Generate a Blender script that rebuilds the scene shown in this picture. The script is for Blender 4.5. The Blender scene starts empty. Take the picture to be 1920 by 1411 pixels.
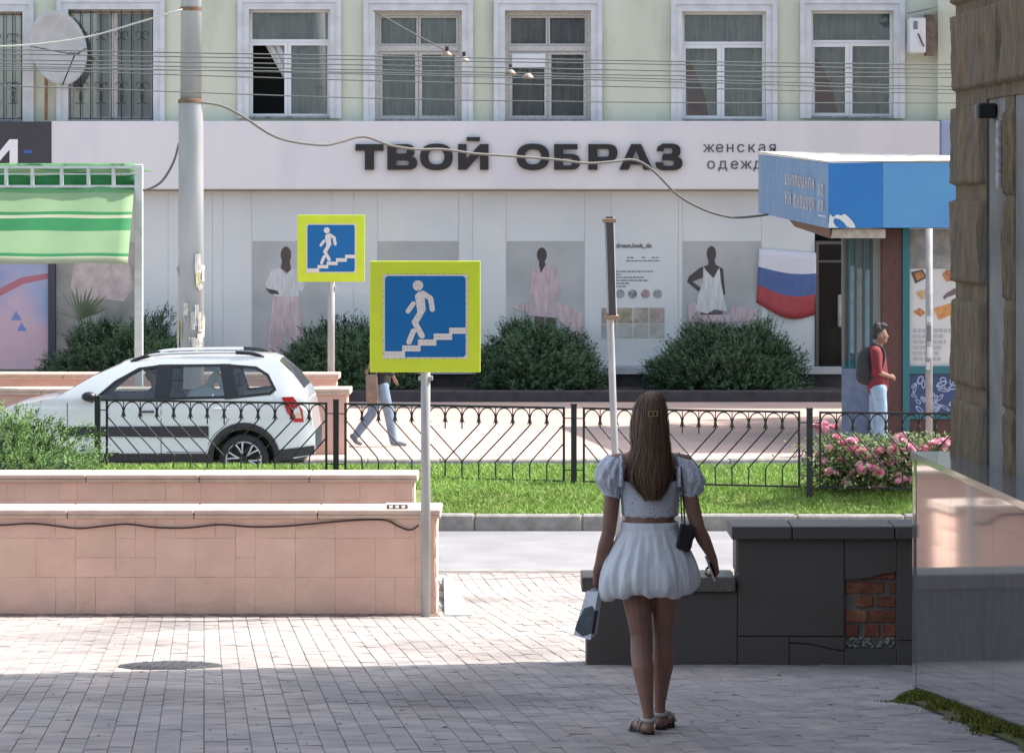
import bpy, bmesh, math, random
from mathutils import Vector, Matrix, noise
R = math.radians
sc = bpy.context.scene
COL = sc.collection
rnd = random.Random(7)

# ------------------------------------------------------------------ camera, sky, sun, exposure
F = 6000.0        # focal length in photo pixels (photo 1920 wide)
CZ = 3.63         # eye height above the carriageway, metres
HY = 385.0        # horizon row in the photo
cam_d = bpy.data.cameras.new('camera'); cam = bpy.data.objects.new('camera', cam_d); COL.objects.link(cam)
cam.location = (0, 0, CZ); cam.rotation_euler = (R(90), 0, 0)
cam_d.sensor_width = 36; cam_d.lens = F*36/1920; cam_d.shift_y = -(705.5-HY)/1920
cam_d.clip_start = .5; cam_d.clip_end = 2000
sc.camera = cam
SUN_AZ, SUN_EL = R(17), R(52)     # azimuth from +X towards +Y
S = Vector((math.cos(SUN_EL)*math.cos(SUN_AZ), math.cos(SUN_EL)*math.sin(SUN_AZ), math.sin(SUN_EL)))
w = bpy.data.worlds.new('World'); sc.world = w; w.use_nodes = True
nt = w.node_tree; bg = nt.nodes['Background']
sky = nt.nodes.new('ShaderNodeTexSky'); sky.sky_type = 'NISHITA'; sky.sun_disc = False
sky.sun_elevation = SUN_EL; sky.sun_rotation = R(90)-SUN_AZ; sky.dust_density = 2.5; sky.air_density = 1.0
hs = nt.nodes.new('ShaderNodeHueSaturation'); hs.inputs['Saturation'].default_value = .66      # thin white haze over the whole sky
nt.links.new(sky.outputs[0], hs.inputs['Color']); nt.links.new(hs.outputs[0], bg.inputs[0]); bg.inputs[1].default_value = .15
sd = bpy.data.lights.new('sun', 'SUN'); sd.energy = 3.1; sd.angle = R(.6); sd.color = (1, .95, .88)
so = bpy.data.objects.new('sun', sd); COL.objects.link(so); so.rotation_euler = S.to_track_quat('Z', 'Y').to_euler()
so.location = (20, 10, 40)
sc.view_settings.view_transform = 'Standard'; sc.view_settings.look = 'None'
sc.view_settings.exposure = 1.3; sc.view_settings.gamma = 1
sc.render.engine = 'CYCLES'
sc.cycles.use_denoising = True; sc.cycles.max_bounces = 8; sc.cycles.transparent_max_bounces = 16
sc.cycles.caustics_reflective = False; sc.cycles.caustics_refractive = False
sc.cycles.sample_clamp_indirect = 8

# ------------------------------------------------------------------ helpers
def P(px, py, Y):                       # photo pixel at distance Y -> world point
    return Vector(((px-960)/F*Y, Y, CZ-(py-HY)/F*Y))
def PX(px, Y): return (px-960)/F*Y
def PZ(py, Y): return CZ-(py-HY)/F*Y
def lin(c):
    return tuple(((v/255)/12.92 if v/255 <= .04045 else ((v/255+.055)/1.055)**2.4) for v in c)
MATS = {}
def mat(name, c, rough=.7, c2=None, scale=8, detail=5, bump=0, bscale=None, metal=0, coat=0, spec=.5, stretch=None,
        attr=None, contrast=(.35, .65), trans=0, subsurf=0, coords='pos', c3=None, scale3=.6):
    """procedural principled material; c, c2 are sRGB 0-255"""
    if name in MATS: return MATS[name]
    m = bpy.data.materials.new(name); m.use_nodes = True; n = m.node_tree; b = n.nodes['Principled BSDF']
    b.inputs['Roughness'].default_value = rough; b.inputs['Metallic'].default_value = metal
    b.inputs['Coat Weight'].default_value = coat; b.inputs['Coat Roughness'].default_value = .04
    b.inputs['Specular IOR Level'].default_value = spec
    if trans: b.inputs['Transmission Weight'].default_value = trans
    if subsurf:
        b.inputs['Subsurface Weight'].default_value = subsurf; b.inputs['Subsurface Radius'].default_value = (.02, .008, .005)
    col = lin(c)+(1,)
    out = None
    if c2 is not None or bump:
        g = n.nodes.new('ShaderNodeNewGeometry') if coords == 'pos' else n.nodes.new('ShaderNodeTexCoord')
        src = g.outputs['Position'] if coords == 'pos' else g.outputs['Object']
        if stretch:
            mp = n.nodes.new('ShaderNodeMapping'); mp.inputs['Scale'].default_value = stretch
            n.links.new(src, mp.inputs[0]); src = mp.outputs[0]
        nz = n.nodes.new('ShaderNodeTexNoise'); nz.inputs['Scale'].default_value = scale; nz.inputs['Detail'].default_value = detail
        n.links.new(src, nz.inputs['Vector'])
    if c2 is not None:
        r = n.nodes.new('ShaderNodeValToRGB'); n.links.new(nz.outputs[0], r.inputs[0])
        r.color_ramp.elements[0].position = contrast[0]; r.color_ramp.elements[1].position = contrast[1]
        r.color_ramp.elements[0].color = col; r.color_ramp.elements[1].color = lin(c2)+(1,)
        out = r.outputs[0]
        if c3 is not None:
            n3 = n.nodes.new('ShaderNodeTexNoise'); n3.inputs['Scale'].default_value = scale3; n3.inputs['Detail'].default_value = 6
            n.links.new(src, n3.inputs['Vector'])
            r3 = n.nodes.new('ShaderNodeValToRGB'); n.links.new(n3.outputs[0], r3.inputs[0])
            r3.color_ramp.elements[0].position = .52; r3.color_ramp.elements[1].position = .72
            mx3 = n.nodes.new('ShaderNodeMixRGB'); n.links.new(r3.outputs[0], mx3.inputs[0])
            n.links.new(out, mx3.inputs[1]); mx3.inputs[2].default_value = lin(c3)+(1,); out = mx3.outputs[0]
    if attr:
        a = n.nodes.new('ShaderNodeAttribute'); a.attribute_name = attr
        mx = n.nodes.new('ShaderNodeMixRGB'); mx.blend_type = 'MULTIPLY'; mx.inputs[0].default_value = 1
        if out is None: mx.inputs[1].default_value = col
        else: n.links.new(out, mx.inputs[1])
        n.links.new(a.outputs['Color'], mx.inputs[2]); out = mx.outputs[0]
    if out is None: b.inputs['Base Color'].default_value = col
    else: n.links.new(out, b.inputs['Base Color'])
    if bump:
        nb = n.nodes.new('ShaderNodeTexNoise'); nb.inputs['Scale'].default_value = bscale or scale*3; nb.inputs['Detail'].default_value = 6
        n.links.new(src, nb.inputs['Vector'])
        bp = n.nodes.new('ShaderNodeBump'); bp.inputs['Strength'].default_value = bump; bp.inputs['Distance'].default_value = .02
        n.links.new(nb.outputs[0], bp.inputs['Height']); n.links.new(bp.outputs[0], b.inputs['Normal'])
    MATS[name] = m
    return m
def glass_mat(name, tint=(200, 210, 210), refl=.06):
    if name in MATS: return MATS[name]
    m = bpy.data.materials.new(name); m.use_nodes = True; n = m.node_tree; n.nodes.remove(n.nodes['Principled BSDF'])
    o = n.nodes['Material Output']; t = n.nodes.new('ShaderNodeBsdfTransparent'); t.inputs[0].default_value = lin(tint)+(1,)
    g = n.nodes.new('ShaderNodeBsdfGlossy'); g.inputs['Roughness'].default_value = .02
    fr = n.nodes.new('ShaderNodeFresnel'); fr.inputs[0].default_value = 1.5
    ad = n.nodes.new('ShaderNodeMath'); ad.operation = 'ADD'; ad.inputs[1].default_value = refl; n.links.new(fr.outputs[0], ad.inputs[0])
    mx = n.nodes.new('ShaderNodeMixShader'); n.links.new(ad.outputs[0], mx.inputs[0]); n.links.new(t.outputs[0], mx.inputs[1]); n.links.new(g.outputs[0], mx.inputs[2])
    n.links.new(mx.outputs[0], o.inputs[0]); MATS[name] = m; return m

def tag(o, label=None, cat=None, group=None, kind=None):
    if label: o['label'] = label
    if cat: o['category'] = cat
    if group: o['group'] = group
    if kind: o['kind'] = kind
    return o
def thing(name, label, cat, loc=(0, 0, 0), group=None):
    o = bpy.data.objects.new(name, None); COL.objects.link(o); o.location = loc; o.empty_display_size = .2
    return tag(o, label, cat, group)
def root_loc(o):
    v = Vector((0, 0, 0))
    while o is not None: v += o.location; o = o.parent
    return v
def copy_tree(o, parent=None):
    c = o.copy(); COL.objects.link(c)
    if parent is not None: c.parent = parent
    for ch in list(o.children): copy_tree(ch, c)
    return c
class MB:
    def __init__(s): s.v = []; s.f = []; s.m = []; s.c = None
    def add(s, vs, fs, mi=0):
        b = len(s.v); s.v += [tuple(v) for v in vs]
        for f in fs: s.f.append(tuple(i+b for i in f)); s.m.append(mi)
        return s
    def box(s, x0, x1, y0, y1, z0, z1, mi=0, bev=0):
        if x0 > x1: x0, x1 = x1, x0
        if y0 > y1: y0, y1 = y1, y0
        if z0 > z1: z0, z1 = z1, z0
        if not bev:
            vs = [(x, y, z) for x in (x0, x1) for y in (y0, y1) for z in (z0, z1)]
            return s.add(vs, [(0, 1, 3, 2), (4, 6, 7, 5), (0, 4, 5, 1), (2, 3, 7, 6), (0, 2, 6, 4), (1, 5, 7, 3)], mi)
        bm = bmesh.new(); bmesh.ops.create_cube(bm, size=1)
        for v in bm.verts: v.co = Vector(((x0+x1)/2+v.co.x*(x1-x0), (y0+y1)/2+v.co.y*(y1-y0), (z0+z1)/2+v.co.z*(z1-z0)))
        bmesh.ops.bevel(bm, geom=list(bm.edges), offset=bev, segments=1, affect='EDGES')
        bm.verts.index_update(); vs = [v.co.copy() for v in bm.verts]; fs = [[v.index for v in f.verts] for f in bm.faces]; bm.free()
        return s.add(vs, fs, mi)
    def hexa(s, c, mi=0):                # 8 corners: bottom 4 ccw, top 4 ccw
        return s.add(c, [(3, 2, 1, 0), (4, 5, 6, 7), (0, 1, 5, 4), (1, 2, 6, 5), (2, 3, 7, 6), (3, 0, 4, 7)], mi)
    def tube(s, pts, r, n=8, mi=0, cap=True, flat=1.0):
        pts = [Vector(p) for p in pts]; k = len(pts); rr = r if isinstance(r, (list, tuple)) else [r]*k
        b = len(s.v); up = None
        for i, p in enumerate(pts):
            d = (pts[min(i+1, k-1)]-pts[max(i-1, 0)])
            if d.length < 1e-9: d = Vector((0, 0, 1))
            d.normalize()
            if up is None: up = Vector((0, 0, 1)) if abs(d.z) < .9 else Vector((0, 1, 0))
            a = d.cross(up); a.normalize(); bb = a.cross(d); up = bb
            for j in range(n):
                t = 2*math.pi*j/n
                s.v.append(tuple(p+a*(math.cos(t)*rr[i])+bb*(math.sin(t)*rr[i]*flat)))
        for i in range(k-1):
            for j in range(n):
                j2 = (j+1) % n
                s.f.append((b+i*n+j, b+i*n+j2, b+(i+1)*n+j2, b+(i+1)*n+j)); s.m.append(mi)
        if cap:
            s.f.append(tuple(b+j for j in range(n))[::-1]); s.m.append(mi)
            s.f.append(tuple(b+(k-1)*n+j for j in range(n))); s.m.append(mi)
        return s
    def rings(s, rings, mi=0, cap=(True, True), closed=True):
        n = len(rings[0]); b = len(s.v)
        for r in rings: s.v += [tuple(p) for p in r]
        for i in range(len(rings)-1):
            for j in range(n if closed else n-1):
                j2 = (j+1) % n
                s.f.append((b+i*n+j, b+i*n+j2, b+(i+1)*n+j2, b+(i+1)*n+j)); s.m.append(mi)
        if cap[0]: s.f.append(tuple(b+j for j in range(n))[::-1]); s.m.append(mi)
        if cap[1]: s.f.append(tuple(b+(len(rings)-1)*n+j for j in range(n))); s.m.append(mi)
        return s
    def poly_xz(s, pts, y, t=0, mi=0):   # polygon given in (x,z), front at y, thickness t to the back
        n = len(pts); f = [(x, y, z) for x, z in pts]
        if not t: return s.add(f, [tuple(range(n))], mi)
        bk = [(x, y+t, z) for x, z in pts]
        return s.add(f+bk, [tuple(range(n)), tuple(range(2*n-1, n-1, -1))]+[(i, n+i, n+(i+1) % n, (i+1) % n) for i in range(n)], mi)
    def ellipsoid(s, c, r, n=10, k=7, mi=0, rot=None):
        c = Vector(c); rs = []
        for i in range(k+1):
            ph = math.pi*i/k; zz = -math.cos(ph); q = max(math.sin(ph), .02)
            ring = []
            for j in range(n):
                t = 2*math.pi*j/n; v = Vector((math.cos(t)*q*r[0], math.sin(t)*q*r[1], zz*r[2]))
                if rot is not None: v = rot @ v
                ring.append(c+v)
            rs.append(ring)
        return s.rings(rs, mi)
    def capsule(s, p0, p1, r0, r1, n=10, mi=0):
        p0 = Vector(p0); p1 = Vector(p1); d = (p1-p0); L = d.length
        if L < 1e-6: return s.ellipsoid(p0, (r0, r0, r0), mi=mi)
        d /= L; pts = []; rr = []
        for a in (-80, -50, -25): pts.append(p0+d*(math.sin(R(a))*r0)); rr.append(r0*math.cos(R(a)))
        pts.append(p0); rr.append(r0); pts.append(p1); rr.append(r1)
        for a in (25, 50, 80): pts.append(p1+d*(math.sin(R(a))*r1)); rr.append(r1*math.cos(R(a)))
        return s.tube(pts, rr, n, mi)
    def mesh(s, name, origin=(0, 0, 0), smooth=False):
        o = Vector(origin); me = bpy.data.meshes.new(name)
        me.from_pydata([(v[0]-o.x, v[1]-o.y, v[2]-o.z) for v in s.v], [], s.f)
        me.polygons.foreach_set('material_index', s.m)
        if smooth: me.polygons.foreach_set('use_smooth', [True]*len(s.f))
        if s.c:
            at = me.color_attributes.new('tone', 'FLOAT_COLOR', 'POINT')
            buf = []
            for c in s.c: buf += [c[0], c[1], c[2], 1]
            at.data.foreach_set('color', buf)
        return me
    def build(s, name, mats, parent=None, smooth=False, base=None, normals=False):
        """link as ONE mesh object; verts are world coords.  Top-level: origin at `base` or the bottom centre."""
        if not isinstance(mats, (list, tuple)): mats = [mats]
        if parent is not None: o0 = root_loc(parent)
        elif base is not None: o0 = Vector(base)
        else:
            xs = [v[0] for v in s.v]; ys = [v[1] for v in s.v]; zs = [v[2] for v in s.v]
            o0 = Vector(((min(xs)+max(xs))/2, (min(ys)+max(ys))/2, min(zs)))
        me = s.mesh(name, o0, smooth)
        for m in mats: me.materials.append(m)
        if normals:
            bm = bmesh.new(); bm.from_mesh(me); bmesh.ops.recalc_face_normals(bm, faces=bm.faces); bm.to_mesh(me); bm.free()
        ob = bpy.data.objects.new(name, me); COL.objects.link(ob)
        if parent is not None: ob.parent = parent
        else: ob.location = o0
        return ob
def blob(name, caps, ells, m, parent, voxel=.012, smooth=5, base=None):
    """one continuous surface grown round tapered capsules and ellipsoids"""
    b = MB()
    for c in caps: b.capsule(*c[:4], n=12)
    for e in ells: b.ellipsoid(e[0], e[1], n=14, k=10, rot=e[2] if len(e) > 2 else None)
    ob = b.build(name, m, parent, True, base)
    md = ob.modifiers.new('r', 'REMESH'); md.mode = 'VOXEL'; md.voxel_size = voxel; md.use_smooth_shade = True
    ms = ob.modifiers.new('s', 'SMOOTH'); ms.iterations = smooth; ms.factor = .5
    dg = bpy.context.evaluated_depsgraph_get(); ev = ob.evaluated_get(dg)
    me = bpy.data.meshes.new_from_object(ev, depsgraph=dg); ob.modifiers.clear()
    old = ob.data; ob.data = me; bpy.data.meshes.remove(old); me.name = name
    me.polygons.foreach_set('use_smooth', [True]*len(me.polygons))
    return ob
def text(name, body, m, size, loc, parent, extrude=.01, bold=0, xs=1.0, rot=(R(90), 0, 0), align='CENTER', spacing=1.0):
    cu = bpy.data.curves.new(name, 'FONT'); cu.body = body; cu.size = size; cu.extrude = extrude; cu.offset = bold
    cu.align_x = align; cu.space_character = spacing; cu.resolution_u = 3
    t = bpy.data.objects.new(name, cu); COL.objects.link(t)
    dg = bpy.context.evaluated_depsgraph_get(); me = bpy.data.meshes.new_from_object(t.evaluated_get(dg), depsgraph=dg)
    bpy.data.objects.remove(t); bpy.data.curves.remove(cu)
    me.name = name; me.materials.clear(); me.materials.append(m)
    mw = Matrix.Translation(Vector(loc)) @ Matrix.Rotation(rot[2], 4, 'Z') @ Matrix.Rotation(rot[0], 4, 'X') @ Matrix.Diagonal((xs, 1, 1, 1))
    me.transform(mw)
    o0 = root_loc(parent); me.transform(Matrix.Translation(-o0))
    ob = bpy.data.objects.new(name, me); COL.objects.link(ob); ob.parent = parent
    return ob
# ------------------------------------------------------------------ ground, pavements, roads
def zg(Y):
    p = 1.017-.0713*(Y-15.9)
    return .03+.5*((p-.03)+math.sqrt((p-.03)**2+.0006)) if p > -1 else .03
def sheet(name, m, x0, x1, ys, zf, nx=2):
    b = MB(); xs = [x0+(x1-x0)*i/nx for i in range(nx+1)]
    vs = [(x, y, zf(y)) for y in ys for x in xs]; fs = []
    for j in range(len(ys)-1):
        for i in range(nx): a = j*(nx+1)+i; fs.append((a, a+1, a+nx+2, a+nx+1))
    b.add(vs, fs); o = b.build(name, m, base=(0, 0, 0)); return tag(o, kind='structure')
M_earth = mat('earth', (120, 112, 100), .95, (98, 92, 82), 2)
M_asph = mat('worn_asphalt', (142, 141, 143), .9, (128, 127, 129), 1.6, bump=.3, bscale=120, c3=(120, 119, 120), scale3=.35)
M_joint = mat('joint_sand', (140, 130, 125), .95, (116, 109, 106), 25)
M_paver = mat('concrete_paver', (174, 163, 157), .88, (152, 145, 141), 3.2, bump=.25, bscale=90, attr='tone', c3=(132, 125, 122), scale3=.55)
M_farpave = mat('pink_paving', (200, 172, 160), .9, (184, 160, 150), 1.3, bump=.15, bscale=40, c3=(160, 150, 144), scale3=.4)
M_kerb = mat('kerb_concrete', (158, 154, 148), .9, (132, 128, 123), 7, bump=.35, bscale=70)
sheet('ground', M_earth, -500, 500, [-300, -5, 31, 62, 900], lambda y: -.06)
YS = [-4+.6*i for i in range(60)]; YS = [y for y in YS if y < 31.5]+[31.6]
pave = sheet('pavement', M_joint, -16, 16, YS, lambda y: zg(y)-.008)
sheet('road', M_asph, -90, 90, [31.6, 35.75], lambda y: 0.0, 8)
sheet('far_road', M_asph, -90, 90, [39.4, 44.2], lambda y: 0.0, 8)
b = MB(); b.box(-90, 90, 44.28, 75, -.05, .13); o = b.build('far_pavement', M_farpave, base=(0, 0, 0)); tag(o, kind='structure')
# near edge of the pavement
b = MB(); b.box(-60, 60, 31.5, 31.66, -.05, .034, bev=.008); tag(b.build('pavement_edge', M_kerb, base=(0, 0, 0)), kind='structure')
# pavers
A = R(5.5); EV = Vector((-math.sin(A), math.cos(A))); EU = Vector((math.cos(A), math.sin(A)))
PW, PL = .112, .224
def paver_geo(bm_, u, v, tone, rr, zoff=0):
    g = .0015; gl = .0032 if (round(u/PW) % 3 == 0) else g
    c = []
    for du, dv in ((gl, g), (PW-g, g), (PW-g, PL-g), (gl, PL-g)):
        q = EU*(u+du)+EV*(v+dv); c.append(q)
    dz = rr.uniform(-.002, .0025)+zoff; tlt = rr.uniform(-.0018, .0018)
    i0 = len(bm_.v); e = .002
    cen = sum(c, Vector((0, 0)))/4
    for k, q in enumerate(c): bm_.v.append((q.x, q.y, zg(q.y)-.014))
    for k, q in enumerate(c):
        q2 = q+(cen-q).normalized()*0; bm_.v.append((q2.x, q2.y, zg(q.y)-e+dz+tlt*(1 if k in (0, 3) else -1)))
    for k, q in enumerate(c):
        q2 = q+(cen-q).normalized()*.0035; bm_.v.append((q2.x, q2.y, zg(q.y)+dz+tlt*(1 if k in (0, 3) else -1)))
    for k in range(4):
        k2 = (k+1) % 4
        bm_.f.append((i0+k, i0+k2, i0+4+k2, i0+4+k)); bm_.m.append(0)
        bm_.f.append((i0+4+k, i0+4+k2, i0+8+k2, i0+8+k)); bm_.m.append(0)
    bm_.f.append((i0+8, i0+9, i0+10, i0+11)); bm_.m.append(0)
    bm_.c += [tone]*12
rp = random.Random(11)
cells = []
for iu in range(-75, 75):
    for iv in range(50, 160):
        u = iu*PW; v = iv*PL+(PL/2 if iu % 2 else 0); q = EU*u+EV*v
        if not (13.6 < q.y < 31.2): continue
        px = 960+F*q.x/q.y
        if px < -260 or px > 2150: continue
        if q.y > 25.9 and px < 815: continue
        cells.append((u, v, q.x, q.y, px))
def tone_for(u, v):
    n1 = noise.noise(Vector((u*.9, v*.45, 3.1))); k = 1+.12*n1+rp.uniform(-.10, .08)
    pk = noise.noise(Vector((math.floor(u/PW/3)*.7, v*.5, 9.0)))*.06
    return (k*(1+pk), k, k*(1-pk*.6))
vis = [c for c in cells if 15.0 < c[3] < 22 and 0 < c[4] < 1700]
vis.sort(key=lambda c: c[3]); near = set((c[0], c[1]) for c in vis[:300])
rest = MB(); rest.c = []
for u, v, x, y, px in cells:
    t = tone_for(u, v)
    if (u, v) in near:
        one = MB(); one.c = []; paver_geo(one, u, v, t, rp)
        ob = one.build('paver', M_paver, pave)
        cx, cy = x, y; ob.data.transform(Matrix.Translation((-cx, -cy, -zg(cy)))); ob.location = (cx, cy, zg(cy))
    else: paver_geo(rest, u, v, t, rp)
tag(rest.build('pavers', M_paver, pave), kind='stuff')
# concrete strip at the end of the parapet
b = MB(); q = [P(832, 1082, 31.0), P(846, 1082, 31.0), P(886, 1158, 26.0), P(834, 1158, 26.0)]
q = [Vector((p.x, p.y, zg(p.y)+.008)) for p in q]; b.add(q+[p-Vector((0, 0, .05)) for p in q], [(3, 2, 1, 0), (0, 1, 5, 4), (1, 2, 6, 5), (2, 3, 7, 6), (3, 0, 4, 7)])
tag(b.build('concrete_strip', mat('smooth_concrete', (176, 186, 190), .8, (160, 168, 172), 5), base=(0, 0, 0)), kind='structure')
# manhole
mh = thing('manhole_cover', 'round dark iron manhole cover lying at the edge of the shade', 'manhole', (PX(318, 20.38), 20.38, zg(20.38)))
b = MB(); c = mh.location
def disc(b, r, z0, z1, n=40, r2=None):
    b.rings([[(c.x+q*math.cos(2*math.pi*j/n), c.y+q*math.sin(2*math.pi*j/n), zg(c.y+q*math.sin(2*math.pi*j/n))+z) for j in range(n)] for q, z in ((r, z0), (r, z1), (r-.006, z1+.004))])
disc(b, .33, -.01, .003); b.build('frame', mat('cast_iron', (70, 70, 72), .6, (52, 52, 55), 30, bump=.4), mh)
b = MB(); disc(b, .29, 0, .009); lid = b.build('lid', MATS['cast_iron'], mh)
b = MB()
for i in range(-4, 5):
    for j in range(-4, 5):
        x, y = c.x+i*.058, c.y+j*.058
        if math.hypot(i*.058, j*.058) < .25: z = zg(y)+.012; b.box(x-.017, x+.017, y-.017, y+.017, z, z+.005)
tag(b.build('tread_studs', MATS['cast_iron'], lid), kind='stuff')
# kerbs
def kerb_row(name, y0, y1, z1, x0, x1, step, m):
    bed = MB(); bed.box(x0, x1, y0+.02, y1, -.05, z1-.02); st = bed.build(name, M_joint, base=(0, 0, 0)); tag(st, kind='structure')
    proto = None; n = int((x1-x0)/step)
    for i in range(n):
        xx = x0+i*step
        if proto is None:
            k = MB(); k.box(.004, step-.004, 0, y1-y0, -.04-z1, 0, bev=.018); proto = k.build('kerb_stone', m, base=(0, 0, 0)); ob = proto
        else: ob = proto.copy(); COL.objects.link(ob)
        ob.parent = st; ob.location = (xx, y0+rnd.uniform(-.006, .006), z1+rnd.uniform(-.006, .004)); ob.rotation_euler.z = rnd.uniform(-.003, .003)
kerb_row('kerb', 35.72, 35.92, .18, -10.02, 12, 1.2, M_kerb)
kerb_row('far_kerb', 44.1, 44.29, .135, -11, 13, 1.0, M_kerb)
# grass median
def zm(y):
    t = max(0, min(1, (y-35.9)/.75)); a = .165+.205*(t*t*(3-2*t))
    t2 = max(0, min(1, (y-36.6)/1.9)); a += .10*t2
    t3 = max(0, min(1, (y-38.7)/.7)); return a-.42*t3*t3
M_soil = mat('soil', (112, 124, 66), .95, (96, 108, 56), 6)
sheet('grass_verge', M_soil, -14, 14, [35.9+.1*i for i in range(36)], zm, 12)
g = MB(); g.c = []; rg = random.Random(5)
for i in range(130000):
    y = 35.9+rg.random()**1.15*3.0; x = rg.uniform(-5.4, 6.4)
    if x < -.9 and y < 36.7: continue
    z = zm(y); clump = noise.noise(Vector((x*2.2, y*2.2, 1)))
    h = rg.uniform(.02, .062)*(1+.45*clump); a = rg.uniform(0, 6.28); wd = rg.uniform(.004, .008)
    lx, ly = rg.gauss(0, .035), rg.gauss(0, .035)
    dx, dy = math.cos(a)*wd, math.sin(a)*wd
    g.v += [(x-dx, y-dy, z-.005), (x+dx, y+dy, z-.005), (x+lx, y+ly, z+h)]
    k = len(g.v); g.f.append((k-3, k-2, k-1)); g.m.append(0)
    t = 1+.25*clump+rg.uniform(-.22, .22); yl = rg.random()**3*.5
    g.c += [(t*(1+yl), t*(1+.25*yl), t)]*3
M_grass = mat('grass_blade', (132, 168, 80), .7, attr='tone')
tag(g.build('grass', M_grass, base=(0, 37, .2)), 'short bright green grass on the verge behind the kerb', 'grass', kind='stuff')
# ------------------------------------------------------------------ far shop building
FY = 59.5
def fx(px): return PX(px, FY)
def fz(py): return PZ(py, FY)
M_green = mat('pale_green_plaster', (199, 207, 190), .92, (191, 199, 182), 1.2, bump=.12, bscale=30, c3=(172, 182, 163), scale3=1.6, stretch=(1, 1, .3))
M_trim = mat('window_surround', (206, 212, 216), .85, (190, 196, 200), 4, bump=.1)
M_pvc = mat('white_plastic', (214, 220, 224), .4)
M_wood = mat('peeling_white_wood', (192, 194, 193), .8, (172, 171, 167), 30, bump=.2)
M_glass = glass_mat('window_glass', (240, 245, 245), .10)
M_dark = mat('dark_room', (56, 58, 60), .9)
M_curt = mat('net_curtain', (212, 218, 220), .9, (184, 192, 194), 3, stretch=(6, 6, .6))
M_white = mat('fascia_white', (217, 218, 220), .55, (211, 212, 215), .8, bump=.02, stretch=(1, 1, .35), c3=(203, 205, 210), scale3=1.1)
M_black = mat('sign_black', (30, 29, 31), .45)
M_iron = mat('black_iron', (32, 33, 35), .5)
shop = thing('shop_building', 'pale green plastered building with a white shop front across the street', 'building', (0, FY, .13))
wins = [(-96, 43, 22, 226, 'grille'), (128, 288, 18, 226, 'grille'), (467, 619, 18, 219, 'pvc_open'), (703, 866, 20, 224, 'wood'), (947, 1108, 20, 224, 'wood'), (1279, 1436, 22, 224, 'pvc'), (1521, 1675, 20, 219, 'pvc')]
b = MB(); zt, zb = 16.5, fz(300)
xs = sorted(set([-24, 20]+[fx(a) for w_ in wins for a in w_[:2]]))
for i in range(len(xs)-1):
    xm = (xs[i]+xs[i+1])/2; wn = [w_ for w_ in wins if fx(w_[0]) < xm < fx(w_[1])]
    if wn: b.box(xs[i], xs[i+1], FY, FY+.45, zb, fz(wn[0][3])); b.box(xs[i], xs[i+1], FY, FY+.45, fz(wn[0][2]), zt)
    else: b.box(xs[i], xs[i+1], FY, FY+.45, zb, zt)
b.box(fx(1757), 20, FY-.12, FY-.002, fz(226), zt)                     # corner strip on the right
b.build('wall', M_green, shop)
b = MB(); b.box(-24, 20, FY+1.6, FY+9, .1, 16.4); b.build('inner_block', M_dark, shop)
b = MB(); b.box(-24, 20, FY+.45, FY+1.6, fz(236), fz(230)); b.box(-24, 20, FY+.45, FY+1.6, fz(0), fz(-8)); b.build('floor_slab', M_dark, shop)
b = MB(); b.box(-24.2, 20.2, FY-.5, FY+9, 16.5, 17.0, bev=.05); b.build('cornice', M_trim, shop)
rw = random.Random(3)
def curtain(parent, x0, x1, z0, z1, y, m, amp=.03, per=.16, name='curtain', slant=0):
    b = MB(); n = max(6, int((x1-x0)/per*6)); top = []; bot = []
    for i in range(n+1):
        x = x0+(x1-x0)*i/n; yy = y+amp*math.sin(6.283*x/per+rw.uniform(-.4, .4))
        top.append((x, yy, z1)); bot.append((x+slant, yy, z0))
    b.add(top+bot, [(i, i+1, n+2+i, n+1+i) for i in range(n)]); return b.build(name, m, parent, True)
def pane(parent, x0, x1, z0, z1, y, fr=.045, m=M_pvc, gl=True):
    """one sash: frame bars round a pane"""
    b = MB(); d = .05
    b.box(x0, x0+fr, y, y+d, z0, z1); b.box(x1-fr, x1, y, y+d, z0, z1)
    b.box(x0+fr, x1-fr, y+.002, y+d, z0, z0+fr); b.box(x0+fr, x1-fr, y+.002, y+d, z1-fr, z1); b.build('sash', m, parent)
    if gl:
        b = MB(); b.box(x0+fr, x1-fr, y+.02, y+.026, z0+fr, z1-fr); b.build('pane', M_glass, parent)
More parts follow.
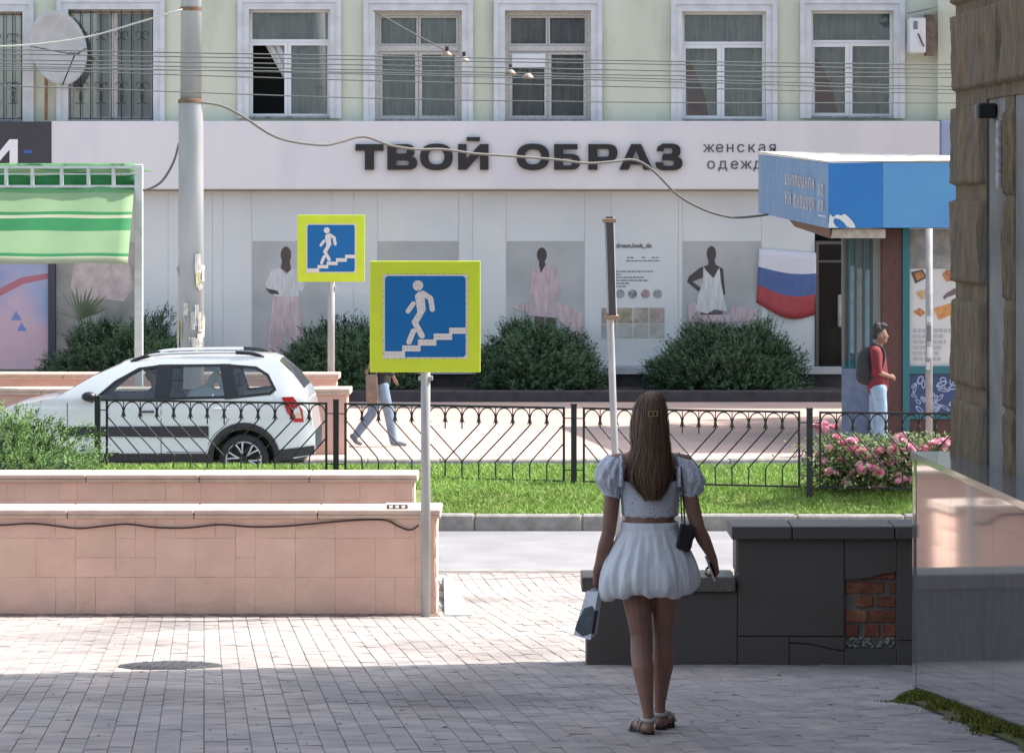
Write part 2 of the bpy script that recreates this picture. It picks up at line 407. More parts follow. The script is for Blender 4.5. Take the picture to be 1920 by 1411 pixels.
for k, (a, c_, t, bt, st) in enumerate(wins):
    x0, x1, z0, z1 = fx(a), fx(c_), fz(bt), fz(t)
    # surround moulding on the wall
    b = MB(); sw = .17
    b.box(x0-sw, x0, FY-.05, FY-.001, z0-.03, z1+sw); b.box(x1, x1+sw, FY-.05, FY-.001, z0-.03, z1+sw); b.box(x0, x1, FY-.05, FY-.001, z1, z1+sw)
    e = .05
    b.box(x0-sw-.04, x0-sw+e, FY-.075, FY-.052, z0-.03, z1+sw+.04); b.box(x1+sw-e, x1+sw+.04, FY-.075, FY-.052, z0-.03, z1+sw+.04); b.box(x0-sw+e, x1+sw-e, FY-.075, FY-.052, z1+sw-e+.01, z1+sw+.04)
    wo = b.build('window', M_trim, shop)
    y = FY+.14
    b = MB(); b.box(x0, x1, FY-.06, FY+.14, z0-.03, z0+.012); b.build('sill', mat('sill_metal', (150, 156, 158), .5, (110, 112, 112), 9), wo)
    wm = M_wood if st in ('wood', 'grille') else M_pvc
    zs = fz(78) if st.startswith('pvc') else fz(90)
    zs = z0+(z1-z0)*.70 if st.startswith('pvc') else z0+(z1-z0)*.655
    xm = (x0+x1)/2
    if st == 'grille':
        pane(wo, x0, xm+.03, z0, z1, y, .07, wm); pane(wo, xm+.035, x1, z0, z1, y+.01, .07, wm)
        curtain(wo, x0+.02, x1-.02, z0, z1, y+.085, mat('lace_curtain', (232, 238, 240), .9, (214, 224, 228), 5), .02, .2)
        b = MB(); gy = FY+.03; n = 8
        for i in range(n+1):
            xx = x0+.03+(x1-x0-.06)*i/n; b.tube([(xx, gy, z0+.02), (xx, gy, z1-.02)], .010, 6)
        for zz in (z0+.04, z1-.05): b.tube([(x0, gy, zz), (x1, gy, zz)], .010, 6)
        dx = (x1-x0-.06)/n
        for i in range(n):                                   # scrolls
            cx = x0+.03+dx*(i+.5); sg = -1 if i % 2 else 1
            for zc, rr, q in ((z1-.47, .085, 1), (z0+.66, .075, 1), (z0+.43, .10, 0)):
                pts = []
                for j in range(15):
                    th = R(-100+sg*0)+j*R(22); r_ = rr*(1-.045*j) if q else rr
                    if not q and j > 8: break
                    pts.append((cx+sg*(dx*.5-rr*.2)*0+sg*(.02)+sg*r_*math.cos(th), gy-.004, zc+r_*math.sin(th)*1.15))
                b.tube(pts, .007, 5)
        b.build('grille', M_iron, wo)
    elif st.startswith('pvc'):
        pane(wo, x0, x1, zs, z1, y, .05, wm)
        xl = x0+(x1-x0)*.47
        pane(wo, x0, xl, z0, zs-.004, y-.012, .075 if st == 'pvc' else .06, wm, gl=(st == 'pvc')); pane(wo, xl+.004, x1, z0, zs-.004, y, .06, wm)
        if st == 'pvc':
            curtain(wo, x0+.02, x1-.02, z0, z1, y+.10, M_curt, .03, .22)
            b = MB(); b.poly_xz([(x0+.12, z0+.1), (x0+.5, z0+.08), (x0+.42, z0+.5), (x0+.2, z0+1.0), (x0+.08, z0+1.1)], y+.056, .006); b.build('flag_cloth', mat('faded_red', (170, 96, 84), .9, (120, 112, 150), 3), wo)
        else:
            curtain(wo, x0+(x1-x0)*.5, x1-.02, z0, z1, y+.10, M_curt, .03, .22)
            curtain(wo, x0+.25, x0+.62, z0+.5, zs, y+.14, M_curt, .03, .15, slant=.5)
            curtain(wo, x0+.02, x1-.02, zs, z1, y+.09, M_curt, .03, .3, name='top_curtain')
    else:
        b = MB(); b.box(x0, x0+.07, y-.02, y+.06, z0, z1); b.box(x1-.07, x1, y-.02, y+.06, z0, z1); b.box(x0+.07, x1-.07, y-.02, y+.06, z1-.09, z1); b.box(x0+.07, x1-.07, y-.03, y+.06, zs-.05, zs+.05); b.build('frame', wm, wo)
        pane(wo, x0+.075, xm-.005, zs+.055, z1-.095, y, .035, wm); pane(wo, xm+.005, x1-.075, zs+.055, z1-.095, y, .035, wm)
        pane(wo, x0+.075, xm-.005, z0+.015, zs-.055, y, .06, wm); pane(wo, xm+.005, x1-.075, z0+.015, zs-.055, y+.004, .06, wm)
        if k == 4: b = MB(); b.box(x0+.13, xm-.05, y-.03, y-.006, zs-.35, zs-.10); b.build('small_vent_sash', M_pvc, wo)
        curtain(wo, x0+.02, x1-.02, z0, z1, y+.10, M_curt if k == 3 else mat('brown_net', (190, 184, 186), .9, (164, 156, 160), 3, stretch=(6, 6, .6)), .03, .2)
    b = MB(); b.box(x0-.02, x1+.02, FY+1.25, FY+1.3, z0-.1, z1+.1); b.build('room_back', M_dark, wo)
# white fascia and lettering
fas = thing('shop_sign', 'long white fascia board with black lettering above the shop windows', 'sign', (fx(930), FY-.3, fz(355)))
b = MB()
x = fx(101)
b.box(x, fx(1757), FY-.34, FY-.13, fz(355), fz(228), bev=.01); b.build('board', M_white, fas)
def cxy(x, y): return (fx(640+x/2.8235), fz(y/2.822))
def glyph(pieces):
    """one letter from flat pieces: ('p', polygon) or ('s', outer, inner) strips, in enlarged-photo coordinates"""
    b = MB(); y0, y1 = FY-.42, FY-.345
    for i, pc in enumerate(pieces):
        yy = y0-.0012*i
        if pc[0] == 'p': b.poly_xz([cxy(*p) for p in pc[1]], yy, y1-yy)
        else:
            o, n_ = [cxy(*p) for p in pc[1]], [cxy(*p) for p in pc[2]]; n = len(o); cl = pc[3]
            vs = [(x, yy, z) for x, z in o]+[(x, yy, z) for x, z in n_]+[(x, y1, z) for x, z in o]+[(x, y1, z) for x, z in n_]; fs = []
            for k in range(n if cl else n-1): k2 = (k+1) % n; fs += [(k, k2, n+k2, n+k), (k, 2*n+k, 2*n+k2, k2), (n+k, n+k2, 3*n+k2, 3*n+k)]
            b.add(vs, fs)
    b.build('letter', M_black, fas)
def bx_(x0, x1, y0, y1): return ('p', [(x0, y0), (x1, y0), (x1, y1), (x0, y1)])
def bowl(x0, xc, xr, y0, y1, tx, ty):
    m = (y0+y1)/2; r = (y1-y0)/2; A_ = [R(-90+180*i/14) for i in range(15)]
    se = lambda v: math.copysign(abs(v)**.8, v)
    o = [(x0, y0)]+[(xc+(xr-xc)*se(math.cos(a)), m+r*se(math.sin(a))) for a in A_]+[(x0, y1)]
    n_ = [(x0, y0+ty)]+[(xc+(xr-xc-tx)*se(math.cos(a)), m+(r-ty)*se(math.sin(a))) for a in A_]+[(x0, y1-ty)]
    return ('s', o, n_, False)
def oval(cx, cy, rx, ry, ix, iy):
    A_ = [R(10*i) for i in range(36)]; se = lambda v: math.copysign(abs(v)**.82, v)
    return ('s', [(cx+rx*se(math.cos(a)), cy+ry*se(math.sin(a))) for a in A_], [(cx+ix*se(math.cos(a)), cy+iy*se(math.sin(a))) for a in A_], True)
glyph([bx_(80, 228, 765, 800), bx_(130, 178, 800, 900)])
glyph([bx_(248, 294, 765, 900), bowl(294, 345, 392, 765, 838, 42, 24), bowl(294, 352, 405, 828, 900, 44, 24)])
glyph([oval(506, 832, 86, 70, 42, 39)])
glyph([bx_(620, 664, 765, 900), bx_(735, 780, 765, 900), ('p', [(664, 900), (664, 842), (735, 765), (735, 823)]), bx_(665, 735, 728, 749)])
glyph([oval(1014, 832, 86, 70, 42, 39)])
glyph([bx_(1125, 1172, 765, 900), bx_(1172, 1248, 765, 793), bowl(1172, 1208, 1262, 816, 900, 42, 23)])
glyph([bx_(1305, 1353, 765, 900), bowl(1353, 1403, 1458, 765, 856, 44, 25)])
glyph([('p', [(1467, 900), (1530, 765), (1567, 765), (1516, 900)]), ('p', [(1645, 900), (1596, 900), (1545, 765), (1582, 765)]), bx_(1506, 1606, 848, 873)])
glyph([bowl(1697, 1735, 1790, 762, 839, 42, 24), bowl(1692, 1738, 1800, 827, 903, 44, 24), ('p', [(1664, 802), (1670, 778), (1697, 762), (1700, 787), (1703, 802)]), ('p', [(1656, 860), (1698, 860), (1700, 880), (1692, 903), (1664, 890)])])
M_gr = mat('sign_grey', (74, 76, 82), .5)
def word(body, x0, x1, ytop, ybot, m):
    """a row of small letters spread between two photo columns"""
    n = len(body)
    for i, ch in enumerate(body):
        xx = fx(x0+(x1-x0)*i/(n-1)); s_ = (fz(ytop)-fz(ybot))/.545
        if ch == 'н':
            h = fz(ytop)-fz(ybot); b = MB(); k = h*.17; wl2 = h*.42; z0 = fz(ybot)
            b.box(xx-wl2, xx-wl2+k, FY-.352, FY-.341, z0, z0+h); b.box(xx+wl2-k, xx+wl2, FY-.352, FY-.341, z0, z0+h); b.box(xx-wl2+k, xx+wl2-k, FY-.351, FY-.341, z0+h*.43, z0+h*.57); b.build('small_letter', m, fas); continue
        text('small_letter', ch, m, s_, (xx, FY-.346, fz(ybot)), fas, .006, 0, 1.05)
word('женская', 1327, 1446, 271, 286, M_gr)
word('одежда', 1331, 1440, 302, 317, M_gr)
b = MB(); b.box(fx(1757)+.004, fx(1783), FY-.33, FY-.125, fz(360), fz(226), bev=.05); b.build('end_cap', mat('grey_blue_panel', (150, 166, 196), .5), fas)
b = MB(); b.box(fx(1784), fx(1900), FY-.30, FY-.125, fz(360), fz(228)); b.build('blue_panel', mat('deep_blue_panel', (56, 80, 160), .5), fas)
sg2 = thing('neighbour_sign', 'charcoal sign board with a white letter at the left edge', 'sign', (fx(40), FY-.3, fz(330)))
b = MB(); b.box(fx(-520), fx(100), FY-.36, FY-.13, fz(355), fz(229), bev=.01); b.build('board', mat('charcoal_board', (58, 58, 64), .5), sg2)
b = MB()
for i, pts in enumerate(([(24, 262), (39, 262), (39, 308), (24, 308)], [(-14, 262), (1, 262), (1, 308), (-14, 308)], [(1, 308), (1, 290), (24, 262), (24, 281)])): b.poly_xz([(fx(p), fz(q)) for p, q in pts], FY-.385-.001*i, .024)
b.build('letter', mat('letter_white', (230, 232, 236), .5), sg2)
b = MB(); b.box(fx(50), fx(66), FY-.372, FY-.361, fz(288), fz(282)); b.build('blue_dash', mat('blue_dash', (60, 96, 170), .5), sg2)
# shop front: film panels, posters, door
M_film = mat('white_window_film', (212, 220, 220), .5, (203, 212, 214), .7, coat=.8)
M_film2 = mat('beige_wall', (190, 190, 182), .8, (180, 180, 172), 1.5)
gz0, gz1 = fz(686), fz(358)
b = MB(); b.box(-24, fx(1528), FY+.06, FY+.4, .1, gz1+.02); b.box(fx(1590), 20, FY+.06, FY+.4, .1, gz1+.02); b.box(-24, 20, FY-.12, FY+.3, fz(357), fz(300)); b.build('shop_wall', M_film2, shop)
edges = [268, 315, 337, 378, 398, 418, 472, 621, 663, 708, 860, 886, 949, 1096, 1146, 1272, 1280, 1428, 1528]
for i in range(len(edges)-1):
    b = MB(); x0, x1 = fx(edges[i])+.002, fx(edges[i+1])-.002; b.box(x0, x1, FY+.02, FY+.055, gz0, gz1); b.build('window_panel', M_film, shop)
b = MB(); b.box(fx(100), fx(1592), FY-.22, FY+.05, fz(700), fz(687)); b.build('ledge', mat('ledge_stone', (196, 200, 204), .7, (180, 184, 188), 5), shop)
b = MB(); b.box(-24, fx(1592), FY-.15, FY+.058, .1, fz(700)-.003); b.build('plinth', mat('dark_plinth', (70, 68, 70), .8, (56, 55, 58), 6), shop)
def fpoly(pts, y, m, parent, name, mi=0):
    b = MB(); b.poly_xz([(fx(a), fz(c_)) for a, c_ in pts][::-1], y, .0015); return b.build(name, m, parent)
def ell(cx, cy, rx, ry, n=18, a=0):
    return [(cx+rx*math.cos(6.2832*i/n)*math.cos(a)-ry*math.sin(6.2832*i/n)*math.sin(a), cy+rx*math.cos(6.2832*i/n)*math.sin(a)+ry*math.sin(6.2832*i/n)*math.cos(a)) for i in range(n)]
M_pgrey = mat('poster_grey', (160, 167, 168), .5, (178, 185, 186), 1.0, coat=.8)
M_pskin = mat('poster_mannequin_dark', (66, 64, 67), .5, (54, 52, 56), 9, coat=.8)
M_ppink = mat('poster_pink_cloth', (204, 188, 192), .5, (176, 160, 166), 7, coat=.8, stretch=(2.5, 1, .5))
M_pwht = mat('poster_white_cloth', (210, 214, 216), .5, (184, 192, 194), 9, coat=.8, stretch=(2.5, 1, .5))
M_pbrown = mat('poster_legs', (96, 82, 82), .5, coat=.6)
yP = FY+.016
def poster(x0, x1, y0, y1, m=M_pgrey):
    return fpoly([(x0, y0), (x1, y0), (x1, y1), (x0, y1)], yP, m, shop, 'poster')
def fig(p, lst):
    for i, (nm, pts, m) in enumerate(lst): fpoly(pts, yP-.003-.002*i, m, p, nm)
p1 = poster(473, 618, 452, 688)
fig(p1, [('figure_head', ell(536, 478, 10, 16), M_pskin), ('figure_neck', [(529, 488), (543, 488), (546, 505), (538, 512), (526, 502)], M_pskin),
         ('figure_shirt', [(522, 502), (510, 506), (497, 532), (503, 548), (515, 542), (514, 556), (560, 556), (560, 542), (566, 548), (572, 535), (560, 508), (548, 502), (538, 515)], M_pwht),
         ('figure_hands', [(498, 540), (520, 545), (524, 552), (506, 550)], M_pskin), ('figure_trousers', [(512, 555), (562, 555), (572, 640), (576, 686), (548, 686), (538, 610), (524, 686), (498, 686), (504, 620)], M_ppink)])
p2 = poster(708, 859, 452, 688)
p3 = poster(950, 1095, 452, 688)
fig(p3, [('figure_head', ell(1016, 478, 9.5, 14), M_pskin), ('figure_neck', [(1011, 488), (1021, 488), (1024, 500), (1014, 512), (1010, 502)], M_pskin),
         ('figure_legs', [(1002, 575), (1020, 575), (1022, 640), (1024, 575), (1042, 578), (1040, 686), (1028, 686), (1024, 640), (1014, 686), (1004, 686)], M_pbrown),
         ('figure_blouse', [(1010, 496), (998, 506), (993, 550), (1000, 554), (1004, 548), (1040, 548), (1046, 555), (1051, 548), (1042, 502), (1024, 494), (1014, 512)], M_ppink),
         ('figure_skirt', [(1003, 547), (1041, 547), (1048, 580), (1034, 586), (1020, 574), (1004, 588), (990, 580)], M_ppink), ('cloth_on_floor', [(960, 575), (990, 566), (1050, 566), (1094, 588), (1094, 640), (1060, 610), (1044, 596), (995, 592)], M_ppink)])
p4 = poster(1280, 1427, 452, 688)
fig(p4, [('figure_head', ell(1334, 476, 9, 15), M_pskin), ('figure_torso', [(1328, 488), (1340, 488), (1342, 496), (1356, 504), (1358, 530), (1360, 552), (1354, 552), (1350, 520), (1318, 520), (1299, 528), (1316, 541), (1328, 544), (1324, 549), (1308, 545), (1288, 528), (1292, 518), (1312, 502), (1328, 496)], M_pskin),
         ('figure_legs', [(1314, 575), (1330, 580), (1342, 578), (1356, 575), (1352, 640), (1340, 640), (1334, 600), (1326, 640), (1314, 640)], M_pbrown),
         ('figure_top', [(1319, 498), (1322, 505), (1338, 522), (1346, 506), (1349, 502), (1352, 530), (1358, 562), (1306, 562), (1318, 528)], M_pwht),
         ('figure_skirt', [(1310, 560), (1358, 560), (1364, 584), (1340, 580), (1326, 588), (1302, 582)], M_pwht), ('cloth_on_floor', [(1290, 570), (1304, 566), (1306, 590), (1368, 590), (1372, 574), (1420, 580), (1420, 600), (1290, 610)], M_ppink)])
p5 = fpoly([(1150, 452), (1270, 452), (1270, 640), (1150, 640)], yP, M_film, shop, 'poster')
M_txt = mat('print_grey', (110, 118, 122), .6)
def ftext(s_, px, py, hpx, parent, m=M_txt, al='LEFT', bold=.002): return text('print', s_, m, hpx*FY/F/.73, (fx(px), yP-.006, fz(py)), parent, .0008, bold, 1.0, align=al)
ftext('dream.look_dn', 1155, 464, 8, p5, bold=.006)
rt = random.Random(21)
def print_line(x0, x1, y, h, parent):
    x = x0
    while x < x1:
        wd = rt.uniform(3, 9); x2 = min(x+wd, x1); fpoly([(x, y-h), (x2, y-h), (x2, y), (x, y)], yP-.004, M_txt, parent, 'print_line'); x = x2+1.4
for x0, x1, y in ((1176, 1188, 484), (1203, 1210, 484), (1222, 1236, 484), (1174, 1238, 490)): print_line(x0, x1, y, 2.2, p5)
for i, x1 in enumerate((1226, 1164, 1208, 1216, 1180, 1174)): print_line(1155, x1, 510+5.6*i, 2.4, p5)
for i, cx in enumerate((1163, 1186, 1210, 1233)):
    fpoly(ell(cx, 551, 8.5, 8.5), yP-.004, mat('print_disc_%d' % i, [(128, 140, 146), (84, 92, 90), (150, 120, 128), (120, 134, 140)][i], .5, (166, 170, 172), 14), p5, 'round_print')
for i in range(4):
    x0 = 1128+30*i; fpoly([(x0, 577), (x0+28, 577), (x0+28, 606), (x0, 606)], yP-.004, mat('print_photo_%d' % i, [(168, 160, 156), (186, 172, 160), (190, 178, 178), (176, 160, 166)][i], .5, (142, 140, 116), 7), p5, 'photo_print')
    fpoly([(x0, 607), (x0+28, 607), (x0+28, 634), (x0, 634)], yP-.004, mat('print_photo_%d' % (i+4), [(150, 160, 164), (166, 172, 160), (172, 166, 160), (160, 164, 150)][i], .5, (184, 186, 184), 7), p5, 'photo_print')
# left-hand window with floral photograph and blue-pink poster
pl = fpoly([(-200, 495), (91, 495), (91, 692), (-200, 692)], yP, mat('gradient_poster', (168, 186, 208), .5, (206, 178, 190), .9, contrast=(.4, .6), coat=.7, c3=(120, 150, 196), scale3=.5), shop, 'poster')
fpoly([(-10, 545), (40, 520), (92, 512), (92, 522), (44, 532), (-10, 560)], yP-.003, mat('poster_lips', (176, 112, 124), .5), pl, 'print_stripe')
for q in ([(20, 600), (30, 582), (41, 600)], [(32, 620), (40, 604), (50, 620)]): fpoly(q, yP-.003, mat('poster_blue', (112, 140, 196), .5), pl, 'print_triangle')
b = MB(); b.box(fx(91), fx(104), FY-.06, FY+.05, fz(700), fz(480)); b.build('dark_column', mat('dark_column', (62, 66, 76), .6), shop)
pf = fpoly([(105, 455), (266, 455), (266, 690), (105, 690)], yP, mat('photo_window', (122, 126, 122), .5, (160, 160, 156), 1.5, coat=.8), shop, 'poster')
fpoly([(140, 480), (190, 478), (240, 480), (250, 540), (232, 565), (190, 560), (150, 566), (132, 540)], yP-.003, mat('photo_dress', (196, 186, 182), .5, (166, 156, 152), 5, coat=.6), pf, 'print_dress')
for i in range(16):
    a = R(-70+9*i); x0, y0 = 150, 600; L = 62+10*math.sin(i*2.1); fpoly([(x0, y0), (x0+L*.5*math.sin(a)-2, y0-L*.5*math.cos(a)-2), (x0+L*math.sin(a), y0-L*math.cos(a)), (x0+L*.5*math.sin(a)+3, y0-L*.5*math.cos(a)+2)], yP-.005, mat('photo_leaf', (92, 108, 78), .5), pf, 'print_leaf')
# flag on the window
fl = MB(); fl.c = None; n = 18; mi_rows = [0, 0, 0, 1, 1, 1, 2, 2, 2]
rowsz = []
for r_ in range(10):
    row = []
    for i in range(n+1):
        t = i/n; px = 1423+(1530-1423)*t-5*(r_/9)*(1-t); top = 466+8*t
        sag = 20*math.sin(math.pi*t**1.1)*(.9 if r_ else .2); py = top+r_*(11.2)+sag*(r_/9)+ (28*t*(r_/9)*.5)
        row.append((fx(px), FY-.03-.035*math.sin(t*7+r_*.5)*(r_/9), fz(py)))
    rowsz.append(row)
vs = [p for r_ in rowsz for p in r_]
for r_ in range(9): fl.add([], []); [fl.f.append((r_*(n+1)+i, r_*(n+1)+i+1, (r_+1)*(n+1)+i+1, (r_+1)*(n+1)+i)) or fl.m.append(mi_rows[r_]) for i in range(n)]
fl.v = vs
o = fl.build('flag', [mat('flag_white', (206, 210, 220), .8), mat('flag_blue', (84, 106, 156), .8, (76, 98, 150), 9), mat('flag_red', (172, 78, 82), .8, (162, 68, 74), 9)], None, True)
md = o.modifiers.new('t', 'SOLIDIFY'); md.thickness = .004
tag(o, 'draped white, blue and red striped flag hanging on the shop window', 'flag')
# doorway
dr = thing('shop_door', 'dark glazed shop doorway beside the striped flag', 'door', (fx(1558), FY, fz(690)))
b = MB(); b.box(fx(1529), fx(1535), FY-.02, FY+.1, fz(690), fz(452)); b.box(fx(1581), fx(1589), FY-.02, FY+.1, fz(690), fz(452)); b.box(fx(1535), fx(1581), FY-.02, FY+.1, fz(458), fz(452)); b.box(fx(1535), fx(1581), FY, FY+.1, fz(492), fz(488)); b.build('frame', mat('door_frame', (84, 82, 82), .5), dr)
b = MB(); b.box(fx(1535), fx(1581), FY+.04, FY+.05, fz(690), fz(458)); b.build('pane', glass_mat('door_glass', (150, 156, 162), .05), dr)
b = MB(); b.box(fx(1530), fx(1588), FY+.9, FY+.95, .1, fz(440)); b.build('interior', mat('door_inside', (70, 66, 68), .9, (52, 50, 54), 1.5), dr)
b = MB(); b.box(fx(1545), fx(1562), FY+.6, FY+.66, fz(690), fz(600)); b.build('display_garment', mat('pale_garment', (150, 150, 156), .9), dr)
b = MB(); b.box(fx(1570), fx(1590), FY-.22, FY-.03, fz(612), fz(552), bev=.02); o = b.build('wall_box', mat('grey_box', (176, 174, 168), .6, (150, 146, 140), 8)); tag(o, 'grey metal utility box mounted beside the shop doorway', 'box')
# satellite dish
ds = thing('satellite_dish', 'large grey satellite dish between the two barred windows', 'dish', (fx(88), FY-.1, fz(222)))
b = MB(); ctr = Vector((fx(118), FY-.55, fz(92))); nrm = Vector((.62, -.72, .18)).normalized(); ua = nrm.cross(Vector((0, 0, 1))).normalized(); ub = ua.cross(nrm)
rr = []
for i in range(8):
    q = i/7; n = 36; rr.append([ctr+ua*(.62*q*math.cos(6.2832*j/n))+ub*(.70*q*math.sin(6.2832*j/n))-nrm*(.16*(1-q*q)) for j in range(n)])
rr = rr[1:]; b.rings(rr, cap=(True, False)); o = b.build('reflector', mat('dish_grey', (178, 180, 180), .6, (166, 168, 168), 4), ds, True); o.modifiers.new('s', 'SOLIDIFY').thickness = .012
b = MB(); tip = ctr+nrm*.5-ub*.25; b.tube([ctr-ub*.70-nrm*.0, tip], .014, 6); b.tube([ctr-ua*.6, tip], .010, 6); b.tube([ctr+ua*.6, tip], .010, 6); b.build('arm', M_iron, ds)
b = MB()
for d in (-.09, 0, .09): b.capsule(tip+ua*d+ub*.02, tip+ua*d-nrm*.09+ub*.03, .028, .02, 8)
b.build('receiver', mat('receiver_grey', (90, 90, 92), .5), ds, True)
b = MB(); b.tube([(fx(88), FY-.1, fz(226)), (fx(88), FY-.1, fz(120))], .03, 8); b.tube([(fx(88), FY-.1, fz(120)), ctr-nrm*.17], .03, 8); b.build('mast', mat('rust_mast', (150, 118, 84), .8, (120, 92, 70), 12), ds)
# air conditioner with shield
ac = thing('air_conditioner', 'white air conditioner box under a small metal hood by the last window', 'air conditioner', (fx(1720), FY-.1, fz(108)))
b = MB(); b.box(fx(1699), fx(1729), FY-.52, FY-.13, fz(102), fz(36), bev=.02); b.build('case', M_pvc, ac)
b = MB(); b.box(fx(1706), fx(1714), FY-.527, FY-.521, fz(58), fz(43)); b.build('vent', mat('vent_grey', (120, 124, 128), .5), ac)
b = MB(); b.hexa([Vector((fx(1699), FY-.6, fz(28))), Vector((fx(1752), FY-.6, fz(17))), Vector((fx(1752), FY-.13, fz(17))), Vector((fx(1699), FY-.13, fz(28))), Vector((fx(1699), FY-.6, fz(26))), Vector((fx(1752), FY-.6, fz(15))), Vector((fx(1752), FY-.13, fz(15))), Vector((fx(1699), FY-.13, fz(26)))]); b.build('hood', mat('galvanised', (150, 158, 160), .5, (130, 136, 138), 9), ac)
b = MB(); b.box(fx(1731), fx(1748), FY-.40, FY-.13, fz(106), fz(30)); b.build('side_shield', mat('rusty_panel', (120, 104, 92), .8, (96, 84, 76), 8), ac)
b = MB(); b.tube([(fx(1715), FY-.53, fz(66)), (fx(1722), FY-.54, fz(84)), (fx(1726), FY-.53, fz(90))], .012, 6); b.build('hose', M_iron, ac)
# flower beds along the shop: dark low wall
bw = MB(); bw.box(fx(-400), PX(1590, 57.2), 57.0, 57.25, .1, .33, bev=.02); o = bw.build('bed_wall', mat('dark_stone', (74, 72, 76), .85, (60, 58, 62), 5, bump=.2)); tag(o, 'long low dark stone edging in front of the juniper bed', 'edging')
b = MB(); b.box(-24, PX(1590, 57.2), 57.25, FY-.16, .1, .27); o = b.build('bed_soil', mat('dark_soil', (70, 60, 52), .95, (54, 46, 40), 5, bump=.4), base=(0, 0, 0)); tag(o, kind='structure')
# ------------------------------------------------------------------ kiosk on the far pavement
KY = 46.7
kx = lambda px: PX(px, KY); kz = lambda py: PZ(py, KY)
kio = thing('kiosk', 'small street kiosk with a blue canopy and a food poster', 'kiosk', (kx(1720), KY, .13))
M_blue = mat('canopy_blue', (40, 112, 178), .45, (44, 118, 184), 2); M_lblue = mat('canopy_light_blue', (92, 152, 196), .45, (86, 142, 194), 1)
M_fblue = mat('faded_blue', (104, 140, 178), .6, (122, 152, 182), 3, stretch=(6, 1, .8)); M_teal = mat('teal_frame', (44, 106, 114), .5)
M_rbrown = mat('red_brown_cladding', (92, 62, 56), .7, (80, 54, 50), 12, bump=.1)
M_poly = mat('canopy_roof_sheet', (222, 222, 216), .6, (190, 184, 170), 5)
k1, k2 = P(1422, 290, 51.6), P(1422, 399, 51.6); k3, k4 = P(1553, 306, 46.2), P(1553, 428, 46.2)
fr1, fr2 = P(1655, 305, 46.2), P(1655, 427, 46.2); fr3 = P(2080, 305, 46.2); fr4 = P(2080, 427, 46.2)
def slab(b, p, q, r, s_, t, mi=0):      # quad p q r s (outer face) thickened inwards by t
    b.hexa([p, q, q+t, p+t, s_, r, r+t, s_+t], mi)
b = MB(); slab(b, k2, k4, k3, k1, Vector((.06, .03, 0))); lf = b.build('canopy_side', M_fblue, kio)
b = MB(); slab(b, k4, fr2, fr1, k3, Vector((0, .06, 0))); b.build('canopy_front', M_blue, kio)
b = MB(); e = Vector((.004, 0, 0)); slab(b, fr2+e, fr4, fr3, fr1+e, Vector((0, .06, 0))); b.build('canopy_front', M_lblue, kio)
b = MB(); up = Vector((0, 0, .02)); z3 = Vector((0, 0, .055))
b.hexa([k1+up, k3+up, fr3+up, Vector((fr3.x, 51.6, fr3.z))+up, k1+z3, k3+z3*.5, fr3+z3, Vector((fr3.x, 51.6, fr3.z))+z3]); b.build('roof_sheet', M_poly, kio)
b = MB(); pp = [P(1470, 400, 49.6), P(1556, 430, 46.3), P(1556, 447, 46.6), P(1490, 425, 49.4)]; b.add(pp+[p+Vector((.05, .05, 0)) for p in pp], [(0, 1, 2, 3), (7, 6, 5, 4), (0, 4, 5, 1), (1, 5, 6, 2), (2, 6, 7, 3), (3, 7, 4, 0)]); b.build('soffit_beam', mat('rust_beam', (112, 92, 78), .8, (90, 74, 64), 10), kio)
b = MB(); b.box(kx(1556), kx(1654), KY-.42, KY-.1, kz(446), kz(429)); b.build('lintel', mat('pale_lintel', (190, 178, 164), .8, (160, 146, 132), 10), kio)
tear = [(1553, 427), (1556, 401), (1562, 407), (1569, 402), (1577, 404), (1584, 401), (1591, 407), (1597, 413), (1602, 420), (1604, 427), (1595, 427), (1588, 425), (1582, 417), (1574, 411), (1565, 409), (1562, 415), (1566, 423), (1572, 427)]
b = MB(); b.poly_xz([(PX(a, 46.19), PZ(c_, 46.19)) for a, c_ in tear][::-1], 46.188, .004); b.build('torn_film', mat('torn_film', (214, 214, 210), .8), kio)
# writing on the faded side (illegible blocks of strokes)
def side_pt(u, v): # u 0..1 far->near along the side, v 0..1 bottom->top
    return k2.lerp(k4, u).lerp(k1.lerp(k3, u), v)+Vector((-.012, -.006, 0))
M_lett = mat('faded_lettering', (196, 204, 214), .6); rk = random.Random(2)
def strokes(u0, u1, v0, v1, n):
    for i in range(n):
        ua = u0+(u1-u0)*i/n; ub = ua+(u1-u0)/n*.72; b = MB()
        typ = rk.random(); h = v1-v0
        segs = [(ua, ua+(ub-ua)*.3, v0, v1), (ub-(ub-ua)*.3, ub, v0, v1)]
        segs.append((ua, ub, v0+h*.8, v1) if typ < .4 else (ua, ub, v0+h*.42, v0+h*.6) if typ < .7 else (ua, ub, v0, v0+h*.2))
        for a_, b_, c_, d_ in segs: b.add([side_pt(a_, c_), side_pt(b_, c_), side_pt(b_, d_), side_pt(a_, d_)], [(0, 1, 2, 3)])
        b.build('letter', M_lett, lf)
strokes(.42, .84, .56, .74, 9); strokes(.42, .52, .26, .46, 2); strokes(.55, .84, .22, .44, 7); strokes(.88, .955, .48, .66, 2); strokes(.88, .955, .24, .42, 2)
b = MB(); b.add([side_pt(.88, .16), side_pt(.98, .16), side_pt(.98, .185), side_pt(.88, .185)], [(0, 1, 2, 3)]); b.build('underline', M_lett, lf)
